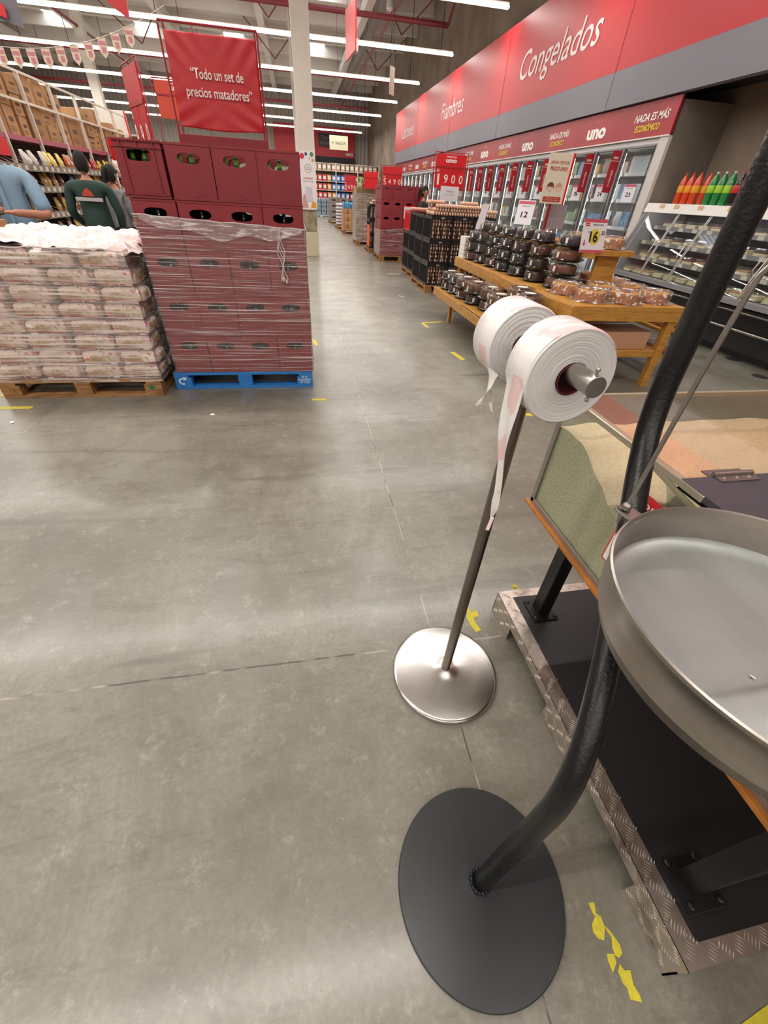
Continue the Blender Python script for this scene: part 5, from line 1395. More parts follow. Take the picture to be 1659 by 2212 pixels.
M_tray = mat('black_cake_tray', '141213', .18, coat=.5)
M_dome = film('clear_cake_dome', 'f7f5f3', .02, rough=.05, bump=None, gloss=1.5)
M_lab = mat('white_cake_label', 'efebe6', .4)
def cake_box(c_, top='6b3a20', r=.125, h=.095, dome_h=.115, flute=28, oval=True, kind='dome'):
    t = thing('cake_container', '', 'cake')
    q = B(); n = 36; M_ = None
    q.lathe([(r*.85, 0), (r*.95, .003), (r*1.0, .014), (r*1.16, .018), (r*1.18, .021), (r*1.16, .024), (r*1.0, .020), (0, .018)], n=n)
    q.out('tray', M_tray, t, smooth=True)
    q = B(); nn = flute*2
    prof = [(1.06, .022), (1.0, .03), (.985, .06), (.97, dome_h*.78), (.93, dome_h*.9), (.86, dome_h*.97), (.6, dome_h*.98), (.58, dome_h), (.0, dome_h)]
    vs = []
    for rr_, z in prof:
        for i in range(nn):
            a = 2*math.pi*i/nn; k = 1+(.014 if i % 2 else 0)*(1 if .03 <= z < dome_h*.9 else .2); vs.append((rr_*r*k*math.cos(a), rr_*r*k*math.sin(a), z))
    fs = [(j*nn+i, j*nn+(i+1) % nn, (j+1)*nn+(i+1) % nn, (j+1)*nn+i) for j in range(len(prof)-1) for i in range(nn)]
    B().add(vs, fs).out('dome_lid', M_dome, t, smooth=True, ang=25)
    q = B(); rr_ = r*.86
    q.lathe([(rr_*.97, .021), (rr_, .03), (rr_, h*.8), (rr_*.95, h*.92), (rr_*.8, h), (rr_*.35, h*.96), (rr_*.28, h*.80), (.0, h*.75)], n=30)
    q.out('cake', mat('cake_%s' % c_, c_, .55, var=(18, top, .8), bump=(40, .9)), t, smooth=True)
    if oval:
        q = B(); q.add([(.058*math.cos(2*math.pi*i/24), .05*math.sin(2*math.pi*i/24), dome_h+.001) for i in range(24)], [tuple(range(24))], 0)
        q.quad((-.03, -.004, dome_h+.0015), (.03, -.008, dome_h+.0015), (.03, -.002, dome_h+.0015), (-.03, .002, dome_h+.0015), 1)
        q.out('top_label', [M_lab, mat('label_ink', '7a6a66', .6)], t)
    a = R(215); q = B(); M = Matrix.Rotation(a-R(90), 3, 'Z'); ww = .012
    q.add([M @ Vector((x, r*1.005, z)) for x, z in ((ww, .035), (-ww, .035), (-ww, .082), (ww, .082))], [(0, 1, 2, 3)]); q.out('side_label', M_lab, t)
    return t
PCK = [Proto(cake_box('1c110d', '281712')), Proto(cake_box('532414', '66301b')), Proto(cake_box('331a11', '432216', oval=False)), Proto(cake_box('191416', '221b1d', oval=False)), Proto(cake_box('75391e', '874826', r=.15, oval=False)), Proto(cake_box('231713', '8c5a30', r=.145, h=.11, dome_h=.13))]
PCN = ['dark chocolate', 'reddish brown', 'mid brown', 'near-black', 'large caramel brown', 'large flake-topped']
rr = random.Random(31)
stacks = [(2.53, 6.60, (1, 3, 3), ''), (2.55, 6.28, (3, 2, 3, 0), ''), (2.56, 5.93, (1, 2, 3, 3), ''), (2.57, 5.58, (3, 3, 2, 3), ''), (2.59, 5.22, (3, 3, 2, 3), ''), (2.62, 4.84, (2, 2, 1, 3), ''), (2.70, 4.44, (4, 4, 4, 3), '')]
for i, (x, y, ks, _) in enumerate(stacks):
    for k, p in enumerate(ks):
        PCK[p].put((x, y, .761+k*.122), rr.uniform(-.4, .4), '%s domed cake on the middle shelf, %s stack from far end, %s up' % (PCN[p], ORD[i], ORD[k]), 'domed cakes on the middle shelf')
for i, (x, y, ks) in enumerate(((2.15, 6.42, (2, 0)), (2.16, 6.10, (2, 0)), (2.17, 5.78, (1, 5)), (2.19, 5.44, (2, 5)), (2.24, 5.08, (1, 5)), (2.17, 4.66, (2, 5)), (2.24, 4.34, (1, 2, 5)), (2.17, 4.02, (3, 3, 5)))):
    for k, p in enumerate(ks):
        PCK[p].put((x, y, .402+k*.122), rr.uniform(-.4, .4), '%s domed cake on the low shelf, %s stack from far end, %s up' % (PCN[p], ORD[i], ORD[k]), 'domed cakes on the low front shelf')
for i, y in enumerate((5.95, 5.6, 5.2)):
    for k in range(2): PCK[3].put((2.86, y+.2, .761+k*.122), 0, 'near-black domed cake behind the front stacks, %s from far end, %s up' % (ORD[i], ORD[k]), 'domed cakes on the middle shelf')
for P_ in PCK: P_.close()
# bundt cakes in crinkled film
M_bundt = mat('golden_sponge_cake', 'c9803f', .6, var=(14, 'a8602a', .8), bump=(50, .6)); M_bunt2 = mat('golden_cake_top', 'e0a650', .6, var=(20, 'c98a3c', .6))
def bundt(seed, r=.135, h=.085):
    rr = random.Random(seed); t = thing('ring_cake', '', 'cake')
    q = B(); q.lathe([(r*.93, .004), (r*.98, .02), (r*1.0, h*.9), (r*.97, h)], n=40, k=0, cap=False); q.lathe([(r*.97, h), (r*.8, h*1.05), (r*.4, h*1.02), (r*.33, h*.9)], n=40, k=1, cap=False); q.lathe([(r*.33, h*.9), (r*.3, .004)], n=30, k=0, cap=False)
    q.out('sponge', [M_bundt, M_bunt2], t, smooth=True)
    q = B(); ph = [rr.random()*6 for _ in range(5)]
    def f(u, v):
        a = 2*math.pi*u; wv = .007*math.sin(a*9+ph[0])+.005*math.sin(a*17+ph[1]+v*6)
        if v < .5: s_ = v/.5; R_ = r*(1.42-.34*s_)+wv*(2-s_); z = .003+.012*s_+.006*math.sin(a*7+ph[2])*(1-s_)+.004
        elif v < .75: s_ = (v-.5)/.25; R_ = r*(1.08-.02*s_)+wv; z = .018+(h-.004)*s_
        else: s_ = (v-.75)/.25; R_ = r*1.06*(1-s_)+wv; z = h+.016+.010*math.sin(a*5+ph[3])*s_*(1-s_)*3+.004
        return (R_*math.cos(a), R_*math.sin(a), max(z, .003))
    q.grid(f, 64, 24); q.out('cellophane', M_crink, t, smooth=True, ang=50)
    q = B(); q.add([(.055*math.cos(2*math.pi*i/20)+.01, .04*math.sin(2*math.pi*i/20)-.04, h+.024) for i in range(20)], [tuple(range(20))], 0)
    q.add([(.02*math.cos(2*math.pi*i/12)+.03, .016*math.sin(2*math.pi*i/12)-.04, h+.0245) for i in range(12)], [tuple(range(12))], 1)
    q.out('round_label', [M_lab, M_sign], t)
    return t
pbs = [Proto(bundt(s_)) for s_ in (1, 2, 3)]
for i, (x, y, z, lab) in enumerate(((2.60, 4.12, .762, 'ring cake in cellophane at the left front of the table top'), (2.66, 3.79, .762, 'ring cake in cellophane at the near left table corner'), (2.98, 3.74, .762, 'ring cake in cellophane at the middle of the near table edge'),
        (3.34, 3.80, .762, 'ring cake in cellophane at the near right table corner'), (2.92, 4.04, .775, 'ring cake in cellophane just before the raised shelf support'), (3.30, 4.12, .762, 'ring cake in cellophane right of the raised shelf support'),
        (3.36, 4.45, .762, 'ring cake in cellophane farther back on the right table side'), (2.98, 4.72, 1.136, 'ring cake in cellophane on the raised shelf behind the price card'), (3.03, 4.30, 1.136, 'ring cake in cellophane on the near end of the raised shelf'),
        (3.35, 4.85, .762, 'ring cake in cellophane at the back right, beside the dessert case'))):
    pbs[i % 3].put((x, y, z), i*1.1, lab, 'ring cakes on the table')
for P_ in pbs: P_.close()
# dark cakes farther under the raised shelf, boxed rolls at the table's right side
for i, y in enumerate((4.7, 5.05, 5.4)):
    q = B().box(-.11, -.15, 0, .11, .15, .05)
    o = thing('boxed_cake_roll', 'dark boxed cake roll under the raised shelf, %s back' % ORD[i], 'cake', (3.02, y, .762)); q.out('roll', mat('cake_dark', '3a2018', .5, bump=(40, .7)), o, bevel=.015)
    B().box(-.12, -.16, 0, .12, .16, .062).out('clear_box', M_dome, o, bevel=.006)
def side_rack():
    t = thing('bread_rack', 'low pine rack with boxed orange cakes right of the cake table', 'rack', (3.72, 3.9, 0))
    for z in (.22, .48): B().box(3.72, 3.9, z-.03, 4.05, 5.3, z).out('shelf', M_woodx, t, True, bevel=.003)
    for x, y in ((3.75, 3.93), (4.02, 3.93), (3.75, 5.27), (4.02, 5.27)): B().box(x-.02, y-.02, 0, x+.02, y+.02, .5).out('leg', M_wood, t, True)
side_rack()
ob = None
for z in (.222, .482):
    for i in range(6):
        if ob is None:
            ob = Proto(thing('boxed_cake', '', 'cake')); tt = ob.o
            B().box(-.1, -.08, .004, .1, .08, .055).out('loaf', mat('orange_loaf', 'b86a2c', .5, bump=(30, .5)), tt, bevel=.015); B().box(-.12, -.095, 0, .12, .095, .085).out('clear_box', M_clear, tt, bevel=.008); KID.clear() if False else None; reg(tt)
        ob.put((3.88, 4.05+i*.215, z), 0, 'orange loaf cake box on the %s side rack shelf, %s from near end' % ('lower' if z < .3 else 'upper', ORD[i]), 'boxed loaf cakes')
ob.close()
# small stack of white boxes at the far end of the middle shelf
wb = Proto(thing('white_cake_box', '', 'box')); B().box(-.07, -.11, 0, .07, .11, .052).out('box', M_white, wb.o, bevel=.002); q = B().box(-.02, -.1105, .012, .02, -.11, .04); q.box(-.07, -.1106, .048, .07, -.1095, .052); q.out('red_print', M_sign, wb.o); reg(wb.o)
for k in range(5): wb.put((2.46, 6.82, .761+k*.054), 0, 'white cake box with red print at the far end of the middle shelf, %s up' % ORD[k], 'white cake boxes')
wb.close()

def card(name, label, x, y, z, w_, h, rz=0, tilt=0, paint=None, m=None, cat='price card'):
    t = thing(name, label, cat, (x, y, z))
    t.matrix_basis = Matrix.Translation((x, y, z)) @ Matrix.Rotation(rz, 4, 'Z') @ Matrix.Rotation(tilt, 4, 'X')
    B().box(-w_/2, -.0015, 0, w_/2, .0015, h).out('sheet', m or mat('card_white', 'e7e4ea', .3, coat=.4), t)
    def tx(s_, px, pz, size, wd, mm=M_black_ink, bold=.01):
        M = t.matrix_basis; r3 = M.to_3x3()
        text(s_, M @ Vector((px, -.002, pz)), r3 @ Vector((1, 0, 0)), r3 @ Vector((0, 0, 1)), size, mm, t, width=wd, bold=bold)
    if paint: paint(t, tx)
    return t
M_pink = mat('card_pink', 'c9566a', .4)
def p16(t, tx):
    q = B().box(-.135, -.0022, .235, .135, -.0016, .262).box(-.135, -.0022, 0, .135, -.0016, .022); q.out('pink_band', M_pink, t)
    q = B(); q.add([(.01+.062*math.cos(2*math.pi*i/28), -.0024, .125+.062*math.sin(2*math.pi*i/28)) for i in range(28)], [tuple(range(28))]); q.out('yellow_disc', mat('disc_yellow', 'e3c83e', .4), t)
    q = B().box(-.112, -.0024, .205, -.065, -.0018, .232, 0); q.out('logo_block', M_sign, t)
    tx('uno', -.089, .217, .018, .04, M_wht); tx('PRECIO UNO', .03, .217, .018, .12); tx('16', .0, .125, .115, .095, bold=.03); tx('.50', .098, .155, .045, .05); tx('S/', -.065, .16, .02, .02)
    q = B(); q.add([(-.105, -.0024, .10), (-.09, -.0024, .10), (-.09, -.0024, .075), (-.078, -.0024, .075), (-.0975, -.0024, .05), (-.117, -.0024, .075), (-.105, -.0024, .075)], [(0, 1, 2, 3, 4, 5, 6)]); q.out('down_arrow', M_pink, t)
card('price_card', 'white and pink 16.50 price card leaning on the raised shelf between ring cakes', 2.72, 4.09, 1.115, .27, .262, R(8), R(-12), p16)
def small_price(s_):
    def f(t, tx):
        B().box(-.095, -.0022, .20, .095, -.0016, .23).out('pink_band', M_pink, t); tx(s_, 0, .10, .08, .08, bold=.02); tx('PRECIO UNO', 0, .18, .015, .1)
    return f
card('price_card', 'leaning white and pink price card above the middle cake stacks', 2.66, 5.55, 1.25, .20, .24, R(-38), R(-14), small_price('12'))
card('price_card', 'clear leaning card holder seen from the side at the far cake stacks', 2.50, 6.55, 1.13, .14, .30, R(-70), R(-15), None, mat('pale_plastic', 'b5aab0', .3))
card('blank_card', 'blank grey card back above the near cake stacks', 2.86, 5.15, 1.24, .23, .22, 0, R(-5), None, mat('card_back_grey', '8f858c', .5))
card('blank_card', 'small blank grey card behind the leaning price card', 2.80, 5.8, 1.26, .2, .19, 0, R(-5), None, mat('card_back_grey', '8f858c', .5))
def tortas():
    t = thing('cake_poster', 'cream cake poster with two printed cakes on a red post', 'poster', (2.66, 5.05, .76))
    x0, x1, z0, z1, y = 2.545, 2.80, 1.462, 1.865, 5.0
    B().box(x0, y, z0, x1, y+.006, z1).out('poster_sheet', mat('cream_poster', 'e8e2cd', .4), t, True)
    B().box(x1, y-.004, z0-.004, x1+.022, y+.03, z1+.006).out('red_side', M_sign, t, True)
    B().box(2.665, y+.015, .76, 2.695, y+.045, 1.6).out('post', mat('dark_red_rail', '8e2630', .5), t, True)
    mr_ = mat('poster_red_print', 'b8352c', .5)
    text('¡NUEVAS TORTAS EN', (2.672, y-.001, 1.79), (1, 0, 0), (0, 0, 1), .034, mr_, t, width=.20, bold=.012)
    text('PRECIO UNO!', (2.672, y-.001, 1.745), (1, 0, 0), (0, 0, 1), .044, mr_, t, width=.19, bold=.02)
    B().box(x0+.025, y-.0015, z0+.015, x1-.03, y, z0+.058).out('red_note', mr_, t, True)
    text('Disfruta en casa sin\nnecesidad de refrigerar', (2.67, y-.002, z0+.037), (1, 0, 0), (0, 0, 1), .016, mat('cream_poster', 'e8e2cd', .4), t, width=.17)
    for x, c_ in ((2.625, '7a4a30'), (2.72, 'd9a58a')):
        q = B(); q.add([(x+.04*math.cos(2*math.pi*i/20), y-.0012, 1.60+.038*math.sin(2*math.pi*i/20)) for i in range(20)], [tuple(range(20))], 0)
        q.add([(x-.035, y-.0018, 1.60), (x+.035, y-.0018, 1.60), (x+.026, y-.0018, 1.565), (x-.026, y-.0018, 1.565)], [(0, 1, 2, 3)], 1)
        q.out('printed_cake', [mat('print_'+c_, c_, .5), mat('print_pale', 'e6cdb8', .5)], t, True)
tortas()

# ================================================================ EGG BASKETS
M_bask = mat('black_basket_plastic', '151416', .42); M_bred = mat('red_basket_plastic', 'cf1f26', .4)
BW, BD, BH = .40, .60, .36
def basket(m):
    t = thing('egg_basket', '', 'crate'); q = B(); x, y = BW/2-.002, BD/2-.003
    q.box(-x, -y, 0, x, y, .012)
    for z0, z1 in ((.012, .03), (BH-.055, BH-.003)):
        q.box(-x, -y, z0, x, -y+.008, z1).box(-x, y-.008, z0, x, y, z1).box(-x, -y, z0, -x+.008, y, z1).box(x-.008, -y, z0, x, y, z1)
    for sx in (-1, 1):
        for sy in (-1, 1): q.box(sx*x-.02*(sx > 0), sy*y-.02*(sy > 0), 0, sx*x+.02*(sx < 0), sy*y+.02*(sy < 0), BH-.003)
    n = 7
    for i in range(1, n):
        px = -x+2*x*i/n
        for s_ in (-1, 1): q.bar((px+(.02 if i % 2 else -.02), s_*(y-.004), .03), (px, s_*(y-.004), BH-.055), .020, .006)
    n = 15
    for i in range(1, n):
        py = -y+2*y*i/n
        for s_ in (-1, 1): q.bar((s_*(x-.004), py, .03), (s_*(x-.004), py, BH-.055), .014, .006, up=(0, 1, 0))
    q.out('basket_shell', m, t)
    q = B()
    q.box(-.03, -y-.001, BH-.04, .03, -y, BH-.018); q.out('pale_mark', mat('faded_white_mark', '9a9596', .6), t)
    return t
M_egg = mat('brown_egg_shell', 'e0b49c', .45, var=(30, 'c99577', .5, (1, 1, 1)))
def eggmesh(q, c, s_=1.0, n=8, m_=6):
    pts = [(.0205*math.sin(math.pi*j/m_)*(1-.12*math.cos(math.pi*j/m_)*-1), -.028*math.cos(math.pi*j/m_)) for j in range(m_+1)]
    pts[0] = (.001, pts[0][1]); pts[-1] = (.001, pts[-1][1]); q.lathe([(r_*s_, z*s_) for r_, z in pts], c, n)
q = B(); rr = random.Random(2)
for kz in range(5):
    for i in range(7):
        for j in range(11):
            if 0 < i < 6 and 0 < j < 10: continue
            eggmesh(q, (-.165+i*.0525+(.012 if kz % 2 else 0)+rr.uniform(-.004, .004), -.262+j*.0522, .045+kz*.062+rr.uniform(-.004, .004)))
basket_eggs = q.out('basket_eggs', M_egg, smooth=True); tag(basket_eggs, '', 'eggs', 'eggs inside the black baskets', 'stuff')
eb_used = [False]
pbk, pbr = Proto(basket(M_bask)), Proto(basket(M_bred))
def put_basket(x, y, z, lab, red=False):
    (pbr if red else pbk).put((x, y, z), 0, lab, 'egg baskets beside the aisle')
    if eb_used[0]: o = basket_eggs.copy(); C.objects.link(o)
    else: o = basket_eggs; eb_used[0] = True
    o.location = (x, y, z); o['label'] = 'brown eggs inside the ' + lab.replace(' egg', '')
HL = ['bottom', 'middle', 'upper']
pallet('wooden pallet under the nearer black egg baskets', (2.32, 8.42, 0), 1.22, 1.22, M_pallet, H_=.125)
for d in range(2):
    for c_ in range(3):
        for k in range(3):
            put_basket(2.34+BW/2+c_*.402, 8.45+BD/2+d*.602, .126+k*BH, 'nearer black egg basket, %s of three, %s column, %s row' % (HL[k], ['left', 'middle', 'right'][c_], ['front', 'back'][d]))
pallet('wooden pallet under the farther black and red egg baskets', (2.42, 9.95, 0), 1.22, 1.22, M_pallet, H_=.125)
for d in range(2):
    for c_ in range(3):
        for k in range(3):
            red = (k == 2)
            if red and c_ > 1: continue
            put_basket(2.43+BW/2+c_*.402, 9.97+BD/2+d*.602, .126+k*BH, 'farther %s egg basket, %s of three, %s column, %s row' % ('red' if red and d == 1 else 'black', HL[k], ['left', 'middle', 'right'][c_], ['front', 'back'][d]), red and d == 1)
pbk.close(); pbr.close()
def tray():
    t = thing('egg_tray', '', 'egg tray'); q = B()
    q.grid(lambda u, v: ((u-.5)*.295, (v-.5)*.245, .006+.005*math.cos(u*12*math.pi)*math.cos(v*10*math.pi)), 24, 20); q.out('pulp_tray', mat('grey_pulp_tray', '8f857c', .9), t)
    e0 = None
    for j in range(5):
        for i in range(6):
            p = (-.123+i*.0492, -.098+j*.049, .031)
            if e0 is None: q = B(); eggmesh(q, (0, 0, 0), n=10, m_=8); e0 = q.out('egg', M_egg, t, smooth=True); e0.location = p
            else: e = e0.copy(); C.objects.link(e); e.parent = t; e.location = p
    return t
pt = Proto(tray()); z0 = .126+3*BH+.003
for (lay, cols, rows) in ((0, (0, 1, 2, 3), (0, 1)), (1, (0, 1, 2, 3), (0, 1)), (2, (0, 1, 2), (0, 1)), (3, (2,), (1,))):
    for r_ in rows:
        for c_ in cols:
            pt.put((2.34+.15+c_*.302+(.03 if lay else 0)+(.05 if lay == 2 else 0), 8.47+.125+r_*.25+(.02 if lay else 0), z0+lay*.052), rr.uniform(-.03, .03), 'brown egg tray on the nearer baskets, %s layer, %s from left, %s row' % (ORD[lay], ORD[c_], ['front', 'back'][r_]), 'egg trays on the nearer baskets')
for r_ in range(2): pt.put((2.62+.3*r_, 10.75, z0+.0), 0, 'tray of brown eggs in the red baskets, %s' % ['left one', 'right one'][r_], 'egg trays on the red baskets')
pt.put((2.45, 8.75, z0+.156), .1, 'tray of brown eggs on top at the aisle side of the nearer baskets')
uno_sign('price_sign_frame', 'red 1900 price sign in a tube frame standing over the egg trays', 2.955, 9.73, 1.605, 2.132, .60, '1900')
def tot(t, tx):
    tx('TOTTUS', 0, .15, .04, .14); tx('HUEVOS PARDOS', 0, .10, .02, .22, mat('soft_grey_print', '8d7f88'))
card('paper_notice', 'white paper notice standing behind the egg trays', 2.98, 9.70, 1.41, .37, .23, 0, 0, tot, cat='notice')
card('price_tag', 'white and red price tag hanging on the front of the farther egg baskets', 2.52, 9.955, .93, .10, .25, 0, 0, lambda t, tx: B().box(-.05, -.003, .2, .05, -.0016, .25).out('red_band', M_sign, t), cat='price tag')

# ================================================================ MORE PALLETS DOWN THE AISLE
pc2 = [None]
def crate_stack(x0, y0, cols, rows, lays, where, grp, base=.146, skip=()):
    for d in range(rows):
        for lay in range(lays):
            for c_ in range(cols):
                if (c_, lay) in skip: continue
                pc0.put((x0+CW/2+c_*.293, y0+CD/2+d*.328, base+lay*CH), rr.uniform(-.02, .02), 'maroon crate %s, %s, %s from left, %s row' % (where, ROWN[lay], ORD[c_], ORD[d]), grp)
pallet('wooden pallet under the farther maroon crate stack in the aisle', (2.13, 12.75, 0), 1.2, 1.0, M_pallet)
crate_stack(2.14, 12.78, 4, 3, 5, 'on the farther stack', 'maroon crates on the farther stack')
pc0.close(); pc1.close()
wrap(2.14, 3.31, 12.78, 13.76, .15, lambda x, y: .70+.1*(x-2.14), M_wrap, 'stretch wrap slipped down around the farther maroon crate stack', seed=9)
card('price_notice', 'white price notice on the front of the farther maroon crates', 2.90, 12.765, .98, .30, .28, 0, 0, lambda t, tx: B().box(-.15, -.003, .25, .15, -.0016, .28).out('red_band', M_sign, t), cat='notice')
uno_sign('price_sign_frame', 'bright red 5490 price sign over the farther maroon crates', 2.66, 14.2, 1.62, 2.08, .55, '5490', logo=False)
uno_sign('price_sign_frame', 'bright red blank price sign above the leafy vegetables', 2.42, 16.6, 1.58, 2.03, .46, None, logo=False)
uno_sign('price_sign_frame', 'dark red 2490 price sign above the blue bottle packs', 2.24, 21.33, 1.48, 2.03, .47, '2490', logo=False, panel=M_red)
# egg baskets between
pallet('wooden pallet under the small group of egg baskets with the orange board', (2.10, 14.6, 0), 1.2, 1.0, M_pallet, H_=.125)
for k in range(3):
    for c_ in range(2):
        r_ = dup(pbk.o, (2.12+BW/2+c_*.402, 14.65+BD/2, .126+k*BH), 0, 'black basket in the small group beyond the maroon stack, %s, %s column' % (HL[k], ['left', 'right'][c_]), 'baskets beyond the maroon stack')
for k in range(2): dup(pt.o, (2.30+.05*k, 14.8, .126+3*BH+.003+k*.052), 0, 'egg tray on the small basket group, %s' % ['lower one', 'upper one'][k], 'egg trays on the small basket group')
pt.close()
tag(B().box(2.09, 14.5, .18, 2.115, 14.95, .72).out('orange_board', mat('orange_board', 'd95b22', .5)), 'orange board leaning on the basket group in the aisle', 'board')
# vegetables on tall wrapped boxes
pallet('wooden pallet under the tall stack of vegetable boxes', (1.98, 16.95, 0), 1.2, 1.0, M_pallet)
veg = Proto(thing('vegetable_box', '', 'box')); B().box(-.29, -.24, 0, .29, .24, .288).out('carton', mat('olive_brown_carton', '8c7a55', .8, var=(4, '6f6a45', .7)), veg.o, bevel=.005); B().box(-.291, -.03, 0, -.2905, .03, .28).out('tape', mat('packing_tape', 'c9a77c', .3), veg.o); reg(veg.o)
for k in range(5):
    for c_ in range(2):
        for d in range(2): veg.put((2.28+c_*.585, 17.2+d*.49, .146+k*.29), 0, 'olive brown vegetable box in the tall wrapped stack, %s up, %s column, %s row' % (ORD[k], ['left', 'right'][c_], ['front', 'back'][d]), 'boxes in the tall vegetable stack')
veg.close()
wrap(1.975, 3.17, 16.945, 17.95, .13, lambda x, y: 1.45, M_wrap2, 'stretch wrap around the tall stack of vegetable boxes', seed=12, loose=.006, off=.012)
def cabbage(seed):
    rr = random.Random(seed); t = thing('leafy_cabbage', '', 'vegetable'); q = B()
    for i in range(9):
        a = 2*math.pi*i/9+rr.random(); lean = .25+.35*(i % 3)/2
        def f(u, v):
            w_ = .055*math.sin(math.pi*min(1, .25+v*.7)); ca, sa = math.cos(a), math.sin(a); out_ = .03+lean*.12*v*v; x = (u-.5)*2*w_
            return (ca*out_-sa*x, sa*out_+ca*x, .02+.27*v-.06*v*v*lean+.012*math.sin(u*9+v*6))
        q.grid(f, 6, 8, 0 if i % 2 else 1)
    q.out('leaves', [mat('leaf_green', '5f8f46', .6, bump=(30, .5)), mat('leaf_pale', 'b9c79a', .6)], t, smooth=True, ang=180)
    q = B(); q.sphere((0, 0, .09), .06, 14, 10, sz=1.5); q.out('stalk', mat('pale_stalk', 'd9dcc2', .5), t, smooth=True)
    return t
pv = Proto(cabbage(3))
for i in range(4):
    for j in range(2): pv.put((2.15+i*.19, 17.1+j*.25, 1.60), i+j, 'leafy pale green cabbage on the tall box stack, %s from the left, %s row' % (ORD[i], ['front', 'back'][j]), 'cabbages on the tall box stack')
pv.close()
# blue bottle packs on cartons
pallet('wooden pallet under the cartons with blue bottle packs', (1.93, 21.4, 0), 1.2, 1.0, M_pallet)
bx = Proto(thing('bottle_carton', '', 'carton')); B().box(-.19, -.24, 0, .19, .24, .25).out('carton', M_card, bx.o, bevel=.005); q = B().box(-.07, -.241, .08, .07, -.2405, .13).box(-.04, -.241, .15, .04, -.2405, .2); q.out('ink', mat('carton_ink', '6b4a3a', .7), bx.o); reg(bx.o)
for k in range(3):
    for c_ in range(3):
        for d in range(2): bx.put((2.13+c_*.385, 21.65+d*.49, .146+k*.252), 0, 'brown carton under the blue packs, %s up, %s from left, %s row' % (ORD[k], ORD[c_], ['front', 'back'][d]), 'cartons under the blue packs')
bx.close()
def wpack(c_, nm):
    t = thing('bottle_pack', '', 'bottle pack'); q = B()
    for i in range(4):
        for j in range(3): q.lathe([(.038, 0), (.04, .02), (.038, .15), (.02, .2), (.013, .23)], (-.12+i*.08, -.08+j*.08, 0), 10)
    q.out('bottles', mat(nm, c_, .25, coat=.4), t, smooth=True); B().box(-.165, -.125, .001, .165, .125, .17).out('shrink_film', M_clear, t, bevel=.02); return t
bp_ = Proto(wpack('3f9fd6', 'blue_bottles'))
for c_ in range(3):
    for d in range(2): bp_.put((2.12+c_*.35, 21.6+d*.3, .146+3*.252+.002), 0, 'bright blue bottle pack on the cartons, %s from the left, %s row' % (ORD[c_], ['front', 'back'][d]), 'blue bottle packs on the cartons')
wp_ = Proto(wpack('9db8cf', 'pale_water_bottles'))
for lay in range(4):
    for c_ in range(4):
        for d in range(2): wp_.put((1.10-.0+c_*.37, 35.2+d*.3, .12+lay*.24), 0, 'pale blue water pack at the aisle end, %s up, %s from left, %s row' % (ORD[lay], ORD[c_], ['front', 'back'][d]), 'water packs at the aisle end')
pallet('white pallet under the far water packs', (.9, 35.0, 0), 1.5, .8, M_white, H_=.118)
bp_.close(); wp_.close()
# white wrapped sacks, then cartons farther on
pallet('wooden pallet under the white wrapped sacks', (1.85, 24.4, 0), 1.2, 1.0, M_pallet)
sk_ = Proto(thing('white_sack', '', 'sack')); q = B(); q.grid(lambda u, v: ((.28*math.copysign(abs(math.cos(2*math.pi*u))**.5, math.cos(2*math.pi*u))*math.cos(math.pi*(v-.5))**.5 if 0 < v < 1 else 0), (.22*math.copysign(abs(math.sin(2*math.pi*u))**.5, math.sin(2*math.pi*u))*math.cos(math.pi*(v-.5))**.5 if 0 < v < 1 else 0), .065+.062*math.sin(math.pi*(v-.5))), 20, 8); q.out('sack', mat('white_sack_film', 'cfccd0', .4, var=(6, '8f8c94', .6)), sk_.o, smooth=True); reg(sk_.o)
for k in range(7):
    for c_ in range(2): sk_.put((2.15+c_*.57, 24.7, .146+k*.125), 0, 'white sack in the wrapped pile down the aisle, %s up, %s column' % (ORD[k], ['left', 'right'][c_]), 'white sacks down the aisle')
sk_.close()
pallet('wooden pallet under the farthest grey cartons', (1.78, 28.6, 0), 1.2, 1.0, M_pallet)
g_ = Proto(thing('grey_carton', '', 'carton')); B().box(-.28, -.2, 0, .28, .2, .26).out('carton', mat('grey_brown_carton', '8c8078', .8), g_.o, bevel=.004); B().box(-.1, -.2008, .1, .1, -.2003, .18).out('dark_mark', M_black_ink, g_.o); reg(g_.o)
for k in range(4):
    for c_ in range(2): g_.put((2.07+c_*.57, 28.9, .146+k*.262), 0, 'grey-brown carton on the farthest pallet, %s up, %s column' % (ORD[k], ['left', 'right'][c_]), 'grey cartons on the farthest pallet')
g_.close()
